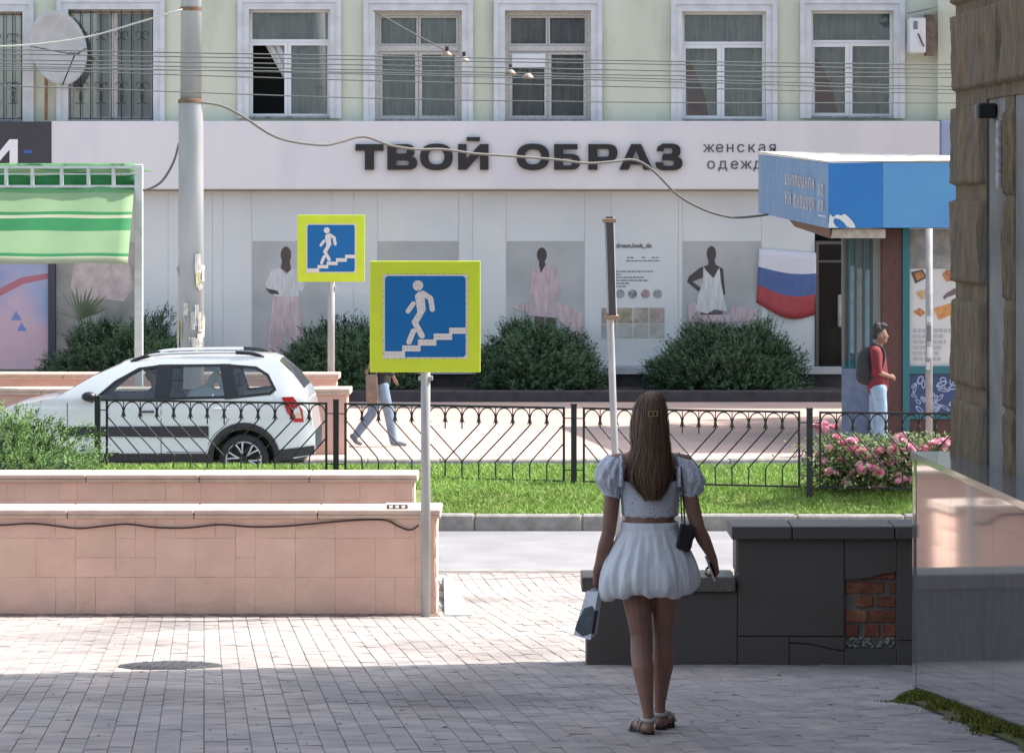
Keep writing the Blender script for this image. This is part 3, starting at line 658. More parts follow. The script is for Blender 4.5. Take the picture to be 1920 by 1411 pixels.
# body
b = MB(); b.box(kx(1654), kx(1692), KY-.02, KY+.4, .13, kz(428), bev=.01); b.build('corner_column', M_rbrown, kio)
b = MB(); b.box(kx(1692), kx(1705), KY-.05, KY+.2, .3, kz(428)); b.box(kx(1705), kx(2080), KY-.05, KY+.2, kz(700), kz(686)); b.box(kx(1705), kx(2080), KY-.05, KY+.2, kz(785), kz(776)); b.build('frame', M_teal, kio)
b = MB(); b.box(kx(1654), kx(2080), KY-.03, KY+.25, .13, kz(786)); b.build('base', M_rbrown, kio)
b = MB(); b.box(kx(1640), kx(2080), KY+.21, KY+4.4, .13, kz(420)); b.build('body', mat('kiosk_body', (150, 150, 146), .7), kio)
b = MB(); b.box(kx(1705), kx(2080), KY, KY+.03, kz(686), kz(428)); ps = b.build('food_poster', mat('food_poster', (206, 204, 200), .5, (196, 194, 192), 2), kio)
def kpoly(pts, m, parent, nm, d=.004): b = MB(); b.poly_xz([(kx(a), kz(c_)) for a, c_ in pts][::-1], KY-d, .002); return b.build(nm, m, parent)
kpoly([(1705, 430), (2080, 430), (2080, 504), (1705, 504)], mat('poster_photo', (120, 116, 114), .5, (158, 154, 150), 5), ps, 'photo_print')
M_bread = mat('bread_print', (190, 132, 84), .6, (156, 96, 60), 20); M_fish = mat('fish_print', (108, 96, 96), .6)
kpoly([(1708, 510), (1730, 505), (1738, 520), (1716, 532)], mat('tray_print', (84, 70, 62), .6), ps, 'food_print'); kpoly([(1714, 512), (1729, 509), (1733, 519), (1719, 526)], M_bread, ps, 'food_print', .007)
kpoly([(1766, 514), (1776, 505), (1790, 506), (1790, 526), (1774, 528)], M_bread, ps, 'food_print')
kpoly([(1716, 548), (1738, 541), (1744, 552), (1728, 562)], mat('pale_bread_print', (200, 170, 130), .6, (180, 144, 104), 18), ps, 'food_print')
kpoly([(1712, 584), (1724, 577), (1736, 586), (1726, 594)], M_bread, ps, 'food_print'); kpoly([(1750, 578), (1790, 566), (1790, 588), (1760, 600)], mat('crate_print', (204, 150, 92), .6, (180, 120, 70), 16), ps, 'food_print')
kpoly([(1768, 556), (1775, 549), (1790, 540), (1800, 548), (1786, 554), (1776, 557), (1770, 562)], M_fish, ps, 'food_print')
for i, x1 in enumerate((1790, 1768, 1773, 1765, 1761, 1765)):
    x = 1712
    while x < x1:
        x2 = min(x+rk.uniform(4, 11), x1); kpoly([(x, 616+10.6*i), (x2, 616+10.6*i), (x2, 623+10.6*i), (x, 623+10.6*i)], mat('print_text_grey', (164, 166, 169), .6), ps, 'print_line'); x = x2+2
b = MB(); b.box(kx(1705), kx(2080), KY, KY+.03, kz(776), kz(700)); pn = b.build('seafood_panel', mat('navy_print', (56, 72, 112), .5), kio)
for i in range(26):
    cx, cy = rk.uniform(1712, 1795), rk.uniform(706, 770); a = rk.uniform(0, 3); rx, ry = rk.uniform(6, 12), rk.uniform(3, 6)
    o_ = ell(cx, cy, rx, ry, 12, a); i_ = ell(cx, cy, rx*.62, ry*.5, 12, a)
    b = MB(); b.add([(kx(p), KY-.004-.0004*i, kz(q)) for p, q in o_+i_], [(j, (j+1) % 12, 12+(j+1) % 12, 12+j) for j in range(12)]); b.build('fish_outline', mat('chalk_blue', (150, 164, 190), .6), pn)
# glazed left part behind the young man
b = MB(); b.box(kx(1582), kx(1653), KY+.3, KY+.34, kz(690), kz(447)); b.build('shop_glass', mat('kiosk_glazing', (120, 128, 128), .3, (104, 112, 112), 2, coat=.8), kio)
for i, px in enumerate((1583, 1594, 1607, 1622, 1636, 1650)):
    b = MB(); b.box(kx(px), kx(px+3.2), KY+.22, KY+.29, kz(690), kz(447)); b.build('mullion', mat('mullion_grey', (104, 104, 100), .6) if i in (0, 5) else M_teal, kio)
for i, (x0, x1, c_) in enumerate(((1597, 1606, (186, 192, 196)), (1610, 1621, (168, 148, 146)), (1625, 1635, (176, 190, 200)), (1639, 1649, (192, 198, 200)))):
    kpoly([(x0, 500+4*i), (x1, 498+4*i), (x1, 664), (x0, 662)], mat('stuck_poster_%d' % i, c_, .5, (170, 170, 172), 7), kio, 'stuck_poster', -.285)
b = MB(); b.box(kx(1582), kx(1653), KY+.26, KY+.3, .13, kz(692)); b.build('lower_panel', mat('mottled_blue_panel', (112, 126, 146), .6, (92, 108, 136), 6), kio)
b = MB(); b.box(kx(1582), kx(1653), KY+.28, KY+.33, kz(692), kz(676)); b.build('teal_band', M_teal, kio)
# post standing in front of the kiosk
pt = thing('steel_post', 'bare grey steel post with sticker scraps in front of the food poster', 'post', (PX(1742, 45.2), 45.2, .13))
b = MB(); b.tube([(PX(1742, 45.2), 45.2, .13), (PX(1742, 45.2), 45.2, PZ(428, 45.2))], .05, 12); b.build('tube', mat('post_grey', (158, 158, 156), .6, (136, 136, 136), 9), pt, True)
for i, (py, h) in enumerate(((598, 12), (630, 40), (655, 30), (685, 14))):
    b = MB(); a0 = rk.uniform(-.5, .2); n = 5
    ring = [[(PX(1742, 45.2)+.0525*math.sin(a0-.6+.3*j), 45.2-.0525*math.cos(a0-.6+.3*j), PZ(py+q, 45.2)) for j in range(n)] for q in (-h/2, h/2)]
    b.rings(ring, cap=(False, False), closed=False); b.build('sticker', mat('sticker_white', (206, 206, 208), .8) if i != 1 else mat('sticker_grey', (120, 118, 122), .8), pt)

# ------------------------------------------------------------------ green striped awning at the left
AY = 46.0
ax = lambda px: PX(px, AY); az = lambda py: PZ(py, AY)
aw = thing('market_awning', 'green striped market awning on white metal posts at the left', 'awning', (ax(130), AY, .13))
M_wm = mat('white_metal', (206, 212, 210), .5, (190, 196, 194), 8)
b = MB(); b.box(ax(253), ax(268), AY-.06, AY+.06, .13, az(308), bev=.008); b.build('post', M_wm, aw)
b = MB(); b.box(ax(-420), ax(-405), AY-.06, AY+.06, .13, az(308), bev=.008); b.build('post', M_wm, aw)
for py in (312, 348): b = MB(); b.box(ax(-420), ax(253), AY-.05, AY+.02, az(py+4), az(py-1)); b.build('rail', M_wm, aw)
b = MB(); b.box(ax(-420), ax(253), AY-.03, AY+.0, az(327.5), az(325)); b.build('rail', M_wm, aw)
for px in (-190, -140, -90, -40, 9, 58, 113, 163, 210): b = MB(); b.box(ax(px), ax(px+6), AY-.045, AY+.015, az(347), az(316)); b.build('upright', M_wm, aw)
GA, GB, GC, GD = mat('awning_pale', (138, 166, 124), .8, (130, 158, 118), 1.5), mat('awning_green', (40, 126, 72), .8, (36, 116, 68), 2), mat('awning_mid', (92, 146, 94), .8), mat('awning_cream', (168, 172, 142), .8)
rows = [(350, 2), (362, 0), (396, 0), (397, 1), (403, 3), (409, 1), (414, 1), (433, 0), (474, 0), (475, 1), (481, 3), (494, 3)]
b = MB(); n = 30; prof = []
for i, (py, mi) in enumerate(rows):
    d = -.05-.75*((py-350)/144)
    prof.append([(ax(-420)+(ax(252)-ax(-420))*j/n, AY+.02+d+.014*math.sin(j*1.3+py*.02), PZ(py, AY+d)+.006*math.sin(j*.8+py*.05)) for j in range(n+1)])
for r_ in prof: b.v += r_
for i in range(len(rows)-1):
    for j in range(n): k = i*(n+1)+j; b.f.append((k, k+1, k+n+2, k+n+1)); b.m.append(rows[i][1])
o = b.build('striped_cloth', [GA, GB, GC, GD], aw, True); o.modifiers.new('s', 'SOLIDIFY').thickness = .004
b = MB(); prof = []; rws = [(306, 2), (318, 0), (326, 1), (338, 1), (349, 0)]
for i, (py, mi) in enumerate(rws): prof.append([(ax(-420)+(ax(252)-ax(-420))*j/n, AY+.12+.05*math.sin(j*1.7+i), az(py)+.03*math.sin(j*.9+i*2)*(1 if 0 < i < 4 else 0)) for j in range(n+1)])
for r_ in prof: b.v += r_
for i in range(len(rws)-1):
    for j in range(n): k = i*(n+1)+j; b.f.append((k, k+1, k+n+2, k+n+1)); b.m.append(rws[i][1])
o = b.build('top_cloth', [GA, GB, GC, GD], aw, True); o.modifiers.new('s', 'SOLIDIFY').thickness = .004
b = MB(); b.box(ax(-420), ax(252), AY+.2, AY+2.6, az(318), az(316)); b.build('roof_cloth', GC, aw)

# ------------------------------------------------------------------ lamp pole
LY = 44.75
lp = thing('lamp_pole', 'thick grey concrete lamp pole with torn notices behind the car', 'pole', (PX(358, LY), LY, .13))
cx = PX(358, LY); M_conc = mat('grey_paint_pole', (186, 188, 190), .7, (164, 167, 170), 3, bump=.15, stretch=(1, 1, .2), c3=(140, 142, 140), scale3=1.2)
b = MB(); n = 24
def pring(z, r): return [(cx+r*math.cos(6.2832*j/n), LY+r*math.sin(6.2832*j/n), z) for j in range(n)]
b.rings([pring(.13, .185), pring(PZ(192, LY), .172), pring(PZ(190, LY), .172)]); b.build('lower_shaft', M_conc, lp, True)
b = MB(); b.rings([pring(PZ(190, LY), .15), pring(9.5, .13)]); b.build('upper_shaft', M_conc, lp, True)
b = MB(); b.rings([pring(PZ(192, LY)-.01, .182), pring(PZ(187, LY), .178), pring(PZ(186, LY), .15)]); b.build('rust_collar', mat('rust', (136, 108, 86), .9, (108, 84, 68), 12), lp)
b = MB(); z = PZ(18, LY); b.rings([pring(z-.02, .152), pring(z+.03, .152)]); b.build('clamp', MATS['rust'], lp)
rl = random.Random(9)
for i in range(26):
    a0 = rl.choice([rl.uniform(.1, 1.2), rl.uniform(-1.3, 1.3), rl.uniform(.4, 1.3)]); py = rl.uniform(590, 650) if i < 18 else rl.uniform(490, 600); hw_, hh = rl.uniform(.05, .28), rl.uniform(.04, .16)
    b = MB(); ring = []
    for q in (-1, -.3, .3, 1):
        ring.append([(cx+(.19+rl.uniform(0, .018))*math.sin(a0+hw_*t*rl.uniform(.8, 1.1)), LY-(.19+rl.uniform(0, .018))*math.cos(a0+hw_*t), PZ(py, LY)+hh*q+rl.uniform(-.01, .01)) for t in (-1, -.4, .3, 1)])
    b.rings(ring, cap=(False, False), closed=False)
    b.build('torn_notice', mat('notice_%d' % (i % 4), [(206, 206, 206), (190, 190, 186), (216, 212, 200), (206, 196, 110)][i % 4 if i % 9 == 3 or i % 4 != 3 else 0], .9, (170, 168, 160), 14), lp)

# ------------------------------------------------------------------ cables and wires
def sag(p0, p1, d, n=24): return [Vector(p0).lerp(Vector(p1), i/n)-Vector((0, 0, d*4*(i/n)*(1-i/n))) for i in range(n+1)]
M_cable = mat('cable_grey', (112, 110, 105), .8); M_wire = mat('wire_grey', (104, 108, 108), .6)
pts = [(372, 191), (415, 198), (455, 218), (520, 258), (600, 272), (640, 266), (682, 256), (730, 272), (780, 280), (830, 280), (890, 288), (950, 292), (1040, 299), (1100, 306), (1150, 303), (1190, 300), (1225, 320), (1270, 365), (1320, 393), (1370, 407), (1410, 406), (1440, 402)]
def smooth(pts, m=4):
    out = []; n = len(pts)
    for i in range(n-1):
        p0, p1, p2, p3 = pts[max(i-1, 0)], pts[i], pts[i+1], pts[min(i+2, n-1)]
        for k in range(m):
            t = k/m; out.append(tuple(.5*((2*p1[q])+(-p0[q]+p2[q])*t+(2*p0[q]-5*p1[q]+4*p2[q]-p3[q])*t*t+(-p0[q]+3*p1[q]-3*p2[q]+p3[q])*t**3) for q in range(len(p1))))
    return out+[pts[-1]]
sp = smooth(pts); b = MB(); b.tube([P(a, c_, LY-.1+(50-LY)*max(0, (a-372)/1068)) for a, c_ in sp], .019, 7)
tag(b.build('power_cable', M_cable, None, True), 'thick wavy grey cable slung from the lamp pole across the shop sign', 'cable')
sp = smooth([(336, 268), (325, 305), (305, 338), (285, 352), (268, 357)]); b = MB(); b.tube([P(a, c_, LY+.4) for a, c_ in sp], .018, 7)
tag(b.build('drop_cable', M_cable, None, True), 'short grey cable dropping from the lamp pole to the awning', 'cable')
sp = smooth([(-60, 86), (0, 87), (80, 82), (170, 68), (260, 42), (342, 18)]); b = MB(); b.tube([P(a, c_, 44.5) for a, c_ in sp], .014, 6)
tag(b.build('stay_rope', mat('pale_rope', (200, 198, 190), .8), None, True), 'pale stay rope running from the upper left to the lamp pole clamp', 'rope')
sp = smooth([(700, 20), (770, 60), (838, 96)]); b = MB(); b.tube([P(a, c_, 40) for a, c_ in sp], .010, 6); tag(b.build('hanger_wire', M_cable, None, True), 'pale slanting hanger wire ending at the first insulator', 'wire')
wl = [(93, 105, 116, 121, 37.0, 'highest of the thin overhead wires'), (101, 112, 122, 130, 37.6, 'second thin overhead wire from the top'), (112, 122, 134, 137, 38.2, 'third thin overhead wire from the top'), (119, 131, 143, 145, 38.6, 'fourth thin overhead wire, through the dish level'),
      (128, 136, 150, 162, 39.4, 'fifth thin overhead wire from the top'), (131, 151, 166, 175, 40.2, 'sixth thin overhead wire from the top'), (124, 139, 155, 168, 40.6, 'thin overhead wire crossing its neighbours at the middle'), (161, 184, 193, 193, 41.0, 'lowest of the thin overhead wires')]
for a, c_, d_, e_, Y, lb in wl:
    pts3 = smooth([(-700, a-12), (0, a), (680, c_), (1320, d_), (1790, e_), (2500, e_+2)], 5); b = MB(); b.tube([P(p, q, Y) for p, q in pts3], .0075, 5)
    tag(b.build('overhead_wire', M_wire, None, True), lb+' in front of the green facade', 'wire', 'thin overhead wires')
rb_ = mat('brown_glaze', (110, 92, 76), .4, (150, 136, 120), 20)
for i, (px, py, lb) in enumerate(((838, 99, 'brown bell insulator at the end of the slanting wire'), (870, 109, 'pale bell insulator beside the window surround'), (957, 133, 'brown bell insulator left in the pair over the small vent'), (990, 140, 'pale bell insulator right in the pair over the small vent'))):
    q = P(px, py, 38.5); it = thing('insulator', lb, 'insulator', q-Vector((0, 0, .06)), 'bell insulators on the overhead wires')
    b = MB(); b.rings([[(q.x+r_*math.cos(.5236*j), q.y+r_*math.sin(.5236*j), q.z+z) for j in range(12)] for r_, z in ((.07, -.045), (.07, -.03), (.045, 0), (.02, .02))]); b.build('bell', rb_ if i % 2 == 0 else mat('pale_glaze', (186, 172, 156), .4, (120, 104, 92), 20), it, True)
    b = MB(); b.tube([q+Vector((0, 0, .015)), q+Vector((0, 0, .075))], .022, 8); b.build('cap', M_iron, it)
# ------------------------------------------------------------------ pedestrian underpass signs
M_ylw = mat('fluorescent_yellow', (208, 228, 52), .45, (201, 221, 58), 6); M_sblue = mat('sign_blue', (0, 100, 164), .4, (6, 104, 168), 3); M_swht = mat('sign_white', (214, 212, 208), .45)
M_galv = mat('galvanised_post', (176, 178, 178), .5, (152, 154, 156), 7, stretch=(1, 1, .3))
def rrect(x0, x1, z0, z1, r, n=5):
    out = []
    for cx, cz, a0 in ((x1-r, z1-r, 0), (x0+r, z1-r, 90), (x0+r, z0+r, 180), (x1-r, z0+r, 270)):
        for i in range(n+1): a = R(a0+90*i/n); out.append((cx+r*math.cos(a), cz+r*math.sin(a)))
    return out
def cap2(p, q, r, n=6):                    # flat rounded bar
    a0 = math.atan2(q[1]-p[1], q[0]-p[0]); o = []
    for i in range(n+1): a = a0-math.pi/2+math.pi*i/n; o.append((q[0]+r*math.cos(a), q[1]+r*math.sin(a)))
    for i in range(n+1): a = a0+math.pi/2+math.pi*i/n; o.append((p[0]+r*math.cos(a), p[1]+r*math.sin(a)))
    return o
def underpass_sign(label, x0, x1, y0, y1, Y, post_x, base_z, pw, dots, grp, inner):
    t = thing('underpass_sign', label, 'sign', (PX(post_x, Y), Y, base_z), grp)
    sx = lambda px: PX(px, Y); sz = lambda py: PZ(py, Y)
    b = MB(); b.box(sx(x0), sx(x1), Y-.06, Y-.03, sz(y1), sz(y0), bev=.004); bd = b.build('board', M_ylw, t)
    W = x1-x0; X = lambda u: sx(x0+W*u/1472*1472/1290); 
    # picture coordinates measured on the enlarged sign: 80..1362 across, 55..1335 down
    U = lambda u: sx(x0+(u-80)/1282*W); V = lambda v: sz(y0+(v-55)/1280*(y1-y0))
    k = abs(U(1080)-U(80))/1000
    sc_ = inner; cu, cv = 722, 690
    iu = lambda u: U(cu+(u-cu)*sc_); iv = lambda v: V(cv+(v-cv)*sc_); kk = k*sc_
    def pl(pts, d, m, nm, parent): b = MB(); b.poly_xz(pts[::-1] , Y-.06-d, .0012); return b.build(nm, m, parent)
    pl(rrect(iu(232), iu(1216), iv(1178), iv(208), .012)[::-1], .003, M_swht, 'white_border', bd)
    bl = pl(rrect(iu(256), iu(1190), iv(1160), iv(228), .03*sc_)[::-1], .005, M_sblue, 'blue_field', bd)
    lay_ = [.0075]
    def bar(nm, pts, r):                   # chain of rounded bars
        for a, c_ in zip(pts[:-1], pts[1:]): lay_[0] += .00025; pl(cap2((iu(a[0]), iv(a[1])), (iu(c_[0]), iv(c_[1])), r*kk)[::-1], lay_[0], M_swht, nm, bd)
    pl([(iu(638)+60*kk*math.cos(R(15*i)), iv(337)+60*kk*math.sin(R(15*i))) for i in range(24)][::-1], .0075, M_swht, 'figure_head', bd)
    pl([(iu(a), iv(c_)) for a, c_ in ((605, 445), (640, 412), (690, 398), (722, 420), (715, 470), (728, 620), (640, 770), (560, 760), (632, 640), (605, 470))], .0072, M_swht, 'figure_body', bd)
    bar('figure_arm', [(695, 425), (785, 485), (805, 610)], 30); bar('figure_arm', [(585, 545), (522, 632)], 27); bar('figure_leg', [(600, 760), (685, 915)], 33); bar('figure_leg', [(585, 860), (535, 985)], 31)
    for i, (a, c_, d_, e_) in enumerate(((232, 488, 1093, 1178), (455, 668, 1025, 1094), (638, 852, 957, 1027), (820, 1034, 889, 961), (1000, 1200, 821, 891))):
        pl([(iu(a), iv(e_)), (iu(d_*0+c_), iv(e_)), (iu(c_), iv(d_)), (iu(a), iv(d_))][::-1], .0075+.0003*i, M_swht, 'step', bd)
    if dots:
        b = MB(); pts = []
        for i in range(13): pts += [(290+72*i, 206), (290+72*i, 1172)]
        for i in range(13): pts += [(240, 255+72*i), (1203, 255+72*i)]
        for (a, d_) in ((245, 1125), (470, 1058), (655, 990), (838, 924), (1012, 856)):
            for i in range(5): pts.append((a+45*i, d_))
        pts += [(612, 310), (640, 295), (668, 312), (605, 345), (640, 375), (670, 350), (640, 335), (672, 425), (710, 435), (752, 465), (788, 500), (795, 550), (803, 605), (625, 485), (690, 475), (695, 525), (630, 540), (700, 580), (640, 600), (700, 620), (675, 675), (618, 695), (590, 742), (612, 765), (640, 705), (615, 830), (645, 880), (660, 850), (685, 910), (572, 885), (558, 930), (540, 985), (578, 565), (548, 598), (520, 630)]
        rd = random.Random(4)
        for a, c_ in pts: x_, z_ = iu(a), iv(c_); r_ = 6*kk; b.poly_xz([(x_+r_*math.cos(1.047*j), z_+r_*math.sin(1.047*j)) for j in range(6)][::-1], Y-.0712, .0006, mi=rd.randint(0, 1))
        tag(b.build('lamp_dots', [mat('dot_grey', (96, 98, 104), .4), mat('dot_amber', (206, 150, 104), .5)], bd), kind='stuff')
    ztop = sz(y0+30)
    b = MB(); n = 16; cxp = sx(post_x)
    b.tube([(cxp, Y, base_z), (cxp, Y, ztop)], pw, n); b.build('post', M_galv, t, True)
    for py in (y0+40, y1-25, y1+12): b = MB(); b.box(cxp-pw-.02, cxp+pw+.02, Y-.03, Y+pw+.008, sz(py+4), sz(py-4), bev=.004); b.build('clamp', M_galv, t)
    return t
underpass_sign('large near pedestrian underpass sign on a grey post by the pink wall', 694, 901, 489, 697, 25.84, 798, zg(25.84), .038, True, 'pedestrian underpass signs', 1.0)
underpass_sign('smaller far pedestrian underpass sign above the white car', 558, 684, 403, 528, 49.9, 621, .13, .055, False, 'pedestrian underpass signs', .965)
# sign seen edge-on, leaning pole in front of the fence
EY = 31.2
es = thing('edge_on_sign', 'leaning thin post carrying a road sign seen edge-on', 'sign', (PX(1163, EY), EY, .03))
b = MB(); b.tube([(PX(1163, EY), EY, .03), (PX(1151, EY), EY, PZ(800, EY)), (PX(1144, EY), EY, PZ(590, EY)), (PX(1139.5, EY), EY, PZ(408, EY))], .034, 12); b.build('post', M_galv, es, True)
b = MB(); q0, q1 = P(1146, 588, EY), P(1141, 406, EY); wv = Vector((.034, 0, 0)); dv = Vector((.032, .95, 0))
o_ = Vector((-.003, -.5, 0))
b.hexa([q0+o_-wv, q0+o_+wv, q0+o_+dv+wv, q0+o_+dv-wv, q1+o_-wv, q1+o_+wv, q1+o_+dv+wv, q1+o_+dv-wv]); b.build('board', mat('board_back', (76, 74, 76), .6, (60, 58, 61), 6, stretch=(1, 1, .3)), es)
b = MB(); b.hexa([q0+o_+wv, q0+o_+wv*1.1, q0+o_+dv+wv*1.1, q0+o_+dv+wv, q1+o_+wv, q1+o_+wv*1.1, q1+o_+dv+wv*1.1, q1+o_+dv+wv]); b.build('face_rim', mat('rim_white', (214, 214, 214), .5), es)
for py in (413, 592): b = MB(); c_ = P(1141 if py < 500 else 1146, py, EY); b.box(c_.x-.06, c_.x+.06, EY-.52, EY+.06, c_.z-.02, c_.z+.02, bev=.004); b.build('clamp', mat('rusty_clamp', (140, 120, 100), .7), es)

# ------------------------------------------------------------------ pink tiled parapets of the underpass
M_pink = mat('pink_stone_tile', (224, 189, 171), .85, (214, 180, 163), 3.5, bump=.6, bscale=11, attr='tone', c3=(208, 174, 158), scale3=1.1)
M_cap = mat('pale_cap_stone', (206, 186, 172), .8, (190, 170, 158), 6, bump=.15); M_core = mat('wall_core', (206, 170, 154), .9, (194, 160, 145), 5)
rt2 = random.Random(31)
def tile_mesh(w_, h, tone, seed):
    """split-face tile: front at y=0, slightly cushioned and uneven"""
    b = MB(); b.c = []; nx, nz = 5, 5; d = .012; e1, e2 = .004/w_, .004/h; UG = (0, e1, .34, .67, 1-e1, 1); VG = (0, e2, .34, .67, 1-e2, 1)
    for j in range(nz+1):
        for i in range(nx+1):
            u, v = UG[i], VG[j]; edge = min(u, 1-u, v, 1-v)
            y = -d*(1 if edge > 0 else .8)-(.007*noise.noise(Vector((u*3+seed, v*3, seed*.7))) if edge > 0 else 0)
            b.v.append((.0005+u*(w_-.001), y, .0005+v*(h-.001))); b.c.append(tone)
    for j in range(nz):
        for i in range(nx): k = j*(nx+1)+i; b.f.append((k, k+1, k+nx+2, k+nx+1)); b.m.append(0)
    k0 = len(b.v)
    for (x, z) in ((.003, .003), (w_-.003, .003), (w_-.003, h-.003), (.003, h-.003)): b.v.append((x, .012, z)); b.c.append(tone)
    c0, c1, c2, c3 = 0, nx, (nz+1)*(nx+1)-1, nz*(nx+1)
    bot = list(range(0, nx+1)); top = list(range(nz*(nx+1), (nz+1)*(nx+1))); lft = [j*(nx+1) for j in range(nz+1)]; rgt = [j*(nx+1)+nx for j in range(nz+1)]
    for f in (tuple(bot[::-1])+(k0, k0+1), tuple(top)+(k0+2, k0+3), tuple(lft)+(k0+3, k0), tuple(rgt[::-1])+(k0+1, k0+2)): b.f.append(f); b.m.append(0)
    return b
def parapet(label, xr, Y, zb, ztop, cap_h, cap_over, x_left, side_len, tiles=True, wid=.4):
    t = thing('parapet_wall', label, 'wall', ((x_left+xr)/2, Y, zb), 'pink parapets of the underpass')
    zc = ztop-cap_h
    b = MB(); b.box(x_left, xr-.02, Y+.012, Y+wid, zb-.3, zc-.002); b.box(xr-wid, xr-.02, Y+wid, Y+side_len, zb-.3, zc-.002); b.build('core', M_core, t)
    # cap stones
    x = xr+cap_over; i = 0
    while x > x_left:
        L = rt2.uniform(1.0, 1.25) if i else 1.0; x0 = max(x-L, x_left); b = MB()
        b.box(x0+.003, x-.003, Y-cap_over, Y+wid+.04, zc, zc+cap_h*.45, bev=.006); b.box(x0+.003, x-.003, Y-cap_over-.02, Y+wid+.06, zc+cap_h*.45+.001, ztop, bev=.008)
        b.build('cap_stone', M_cap, t); x = x0; i += 1
    b = MB(); b.box(xr-wid-.04, xr+cap_over, Y+wid+.045, Y+side_len, zc, ztop-.003, bev=.008); b.build('cap_stone', M_cap, t)
    # tiles
    def lay(xa, xb, za, zbm, place):
        unit = .16; cols = int((xb-xa)/unit); rws = max(1, int(round((zbm-za)/unit))); uz = (zbm-za)/rws; ux = (xb-xa)/cols
        used = set()
        for j in range(rws):
            for i_ in range(cols):
                if (i_, j) in used: continue
                opts = [(2, 1), (1, 2), (2, 2), (1, 1), (3, 1), (2, 2), (2, 2), (3, 2)]; rt2.shuffle(opts)
                for a, c_ in opts+[(1, 1)]:
                    cell = [(i_+p, j+q) for p in range(a) for q in range(c_)]
                    if all(p < cols and q < rws and (p, q) not in used for p, q in cell): break
                used.update(cell); k = rt2.uniform(.965, 1.035); tn = (k*rt2.uniform(.98, 1.03), k, k*rt2.uniform(.97, 1.02))
                m_ = tile_mesh(ux*a, uz*c_, tn, rt2.uniform(0, 50)); place(m_, xa+ux*i_, za+uz*j)
    def pf(m_, x, z): o = m_.build('tile', M_pink, None, False, base=(0, 0, 0)); o.parent = t; o.location = Vector((x, Y, z))-t.location
    def ps_(m_, x, z): o = m_.build('tile', M_pink, None, True, base=(0, 0, 0)); o.parent = t; o.rotation_euler.z = R(90); o.location = Vector((xr-.012, Y+.0+x, z))-t.location
    if tiles:
        lay(max(x_left, PX(-120, Y)), xr-.012, zb, zc, pf); lay(.0, side_len, zb, zc, ps_)
    else:
        b = MB(); b.c = None; b.box(x_left, xr, Y-.01, Y+.012, zb-.1, zc-.002); b.box(xr-.02, xr, Y+.012, Y+side_len, zb-.1, zc-.002); b.build('facing', mat('pink_stone_far', (206, 170, 156), .85, (194, 160, 147), 4, bump=.3), t)
    return t
pw1 = parapet('nearest pink tiled parapet with a cable sagging along its face', -.612, 26.0, .295, 1.165, .075, .035, -7.5, .6)
parapet('second pink tiled parapet, just behind the nearest one', -.90, 29.46, .10, 1.16, .075, .035, -8.0, .45)
parapet('pink parapet across the road, front one behind the white car', PX(650, 45.0), 45.0, .13, 1.06, .09, .05, -16, .6, False)
parapet('pink parapet across the road, rear one below the far sign', PX(630, 49.2), 49.2, .13, 1.05, .09, .05, -16, .5, False)
sp = smooth([(-60, 983), (0, 984), (60, 981), (110, 986), (150, 990), (200, 985), (240, 982), (290, 988), (350, 989), (410, 983), (470, 987), (530, 986), (600, 980), (660, 975), (720, 974), (745, 985), (768, 993), (785, 984)], 4)
b = MB(); b.tube([P(a, c_, 25.968) for a, c_ in sp], .008, 6); tag(b.build('wall_cable', mat('black_cable', (58, 46, 44), .6), None, True), 'thin dark cable sagging along the nearest pink parapet', 'cable')
b = MB(); q = P(745, 951, 26.05); b.box(q.x-.085, q.x+.085, 26.0, 26.03, 1.166, 1.172); b.box(q.x-.085, q.x+.085, 26.0, 26.03, 1.194, 1.2)
for i in range(4): xx = q.x-.075+.05*i; b.box(xx-.012, xx+.012, 26.002, 26.028, 1.172, 1.194)
tag(b.build('metal_bracket', mat('grey_bracket', (120, 118, 116), .5)), 'small grey metal bracket lying on the pink wall cap', 'bracket')

rdb = random.Random(41); dl = MB(); rws = [[], [], []]     # grime washed to the foot of the wall
for i in range(160):
    x = -4.6+4.0*i/159; wd = .02+.05*max(0, noise.noise(Vector((x*2.3, 5, 1)))+.3)
    rws[0].append((x, 25.99, zg(25.99)+.022)); rws[1].append((x, 25.98-wd*.4, zg(25.95)+.010)); rws[2].append((x, 25.97-wd, zg(25.97-wd)+.001))
dl.rings(rws, cap=(False, False), closed=False); tag(dl.build('grime_line', mat('grime', (104, 90, 80), .95, (140, 122, 110), 14, bump=.4), None, True, base=(0, 0, 0), normals=True), kind='structure')
sp_ = MB()
for i in range(420):                                          # dry leaf scraps, grit and gum on the paving
    y = rdb.uniform(14.9, 30.5); x = rdb.uniform(-.175*y, .13*y)
    if y > 25.7 and x < -.55: continue
    z = zg(y)+.004; r_ = rdb.uniform(.004, .013)*(1.7 if rdb.random() < .08 else 1); a0 = rdb.uniform(0, 6.28); n = rdb.choice([4, 5, 6])
    pts = [(x+r_*rdb.uniform(.6, 1.2)*math.cos(a0+6.2832*k/n), y+r_*rdb.uniform(.6, 1.4)*math.sin(a0+6.2832*k/n)) for k in range(n)]
    sp_.add([(p, q, zg(q)+.0035) for p, q in pts]+[(x, y, z+.003)], [(k, (k+1) % n, n) for k in range(n)], mi=rdb.choice([0, 0, 1]))
tag(sp_.build('paving_litter', [mat('dry_scrap', (84, 72, 60), .9), mat('grit_grey', (70, 68, 68), .9)], base=(0, 20, zg(20))), 'scattered grit and dry leaf scraps on the paving', 'litter', kind='stuff')
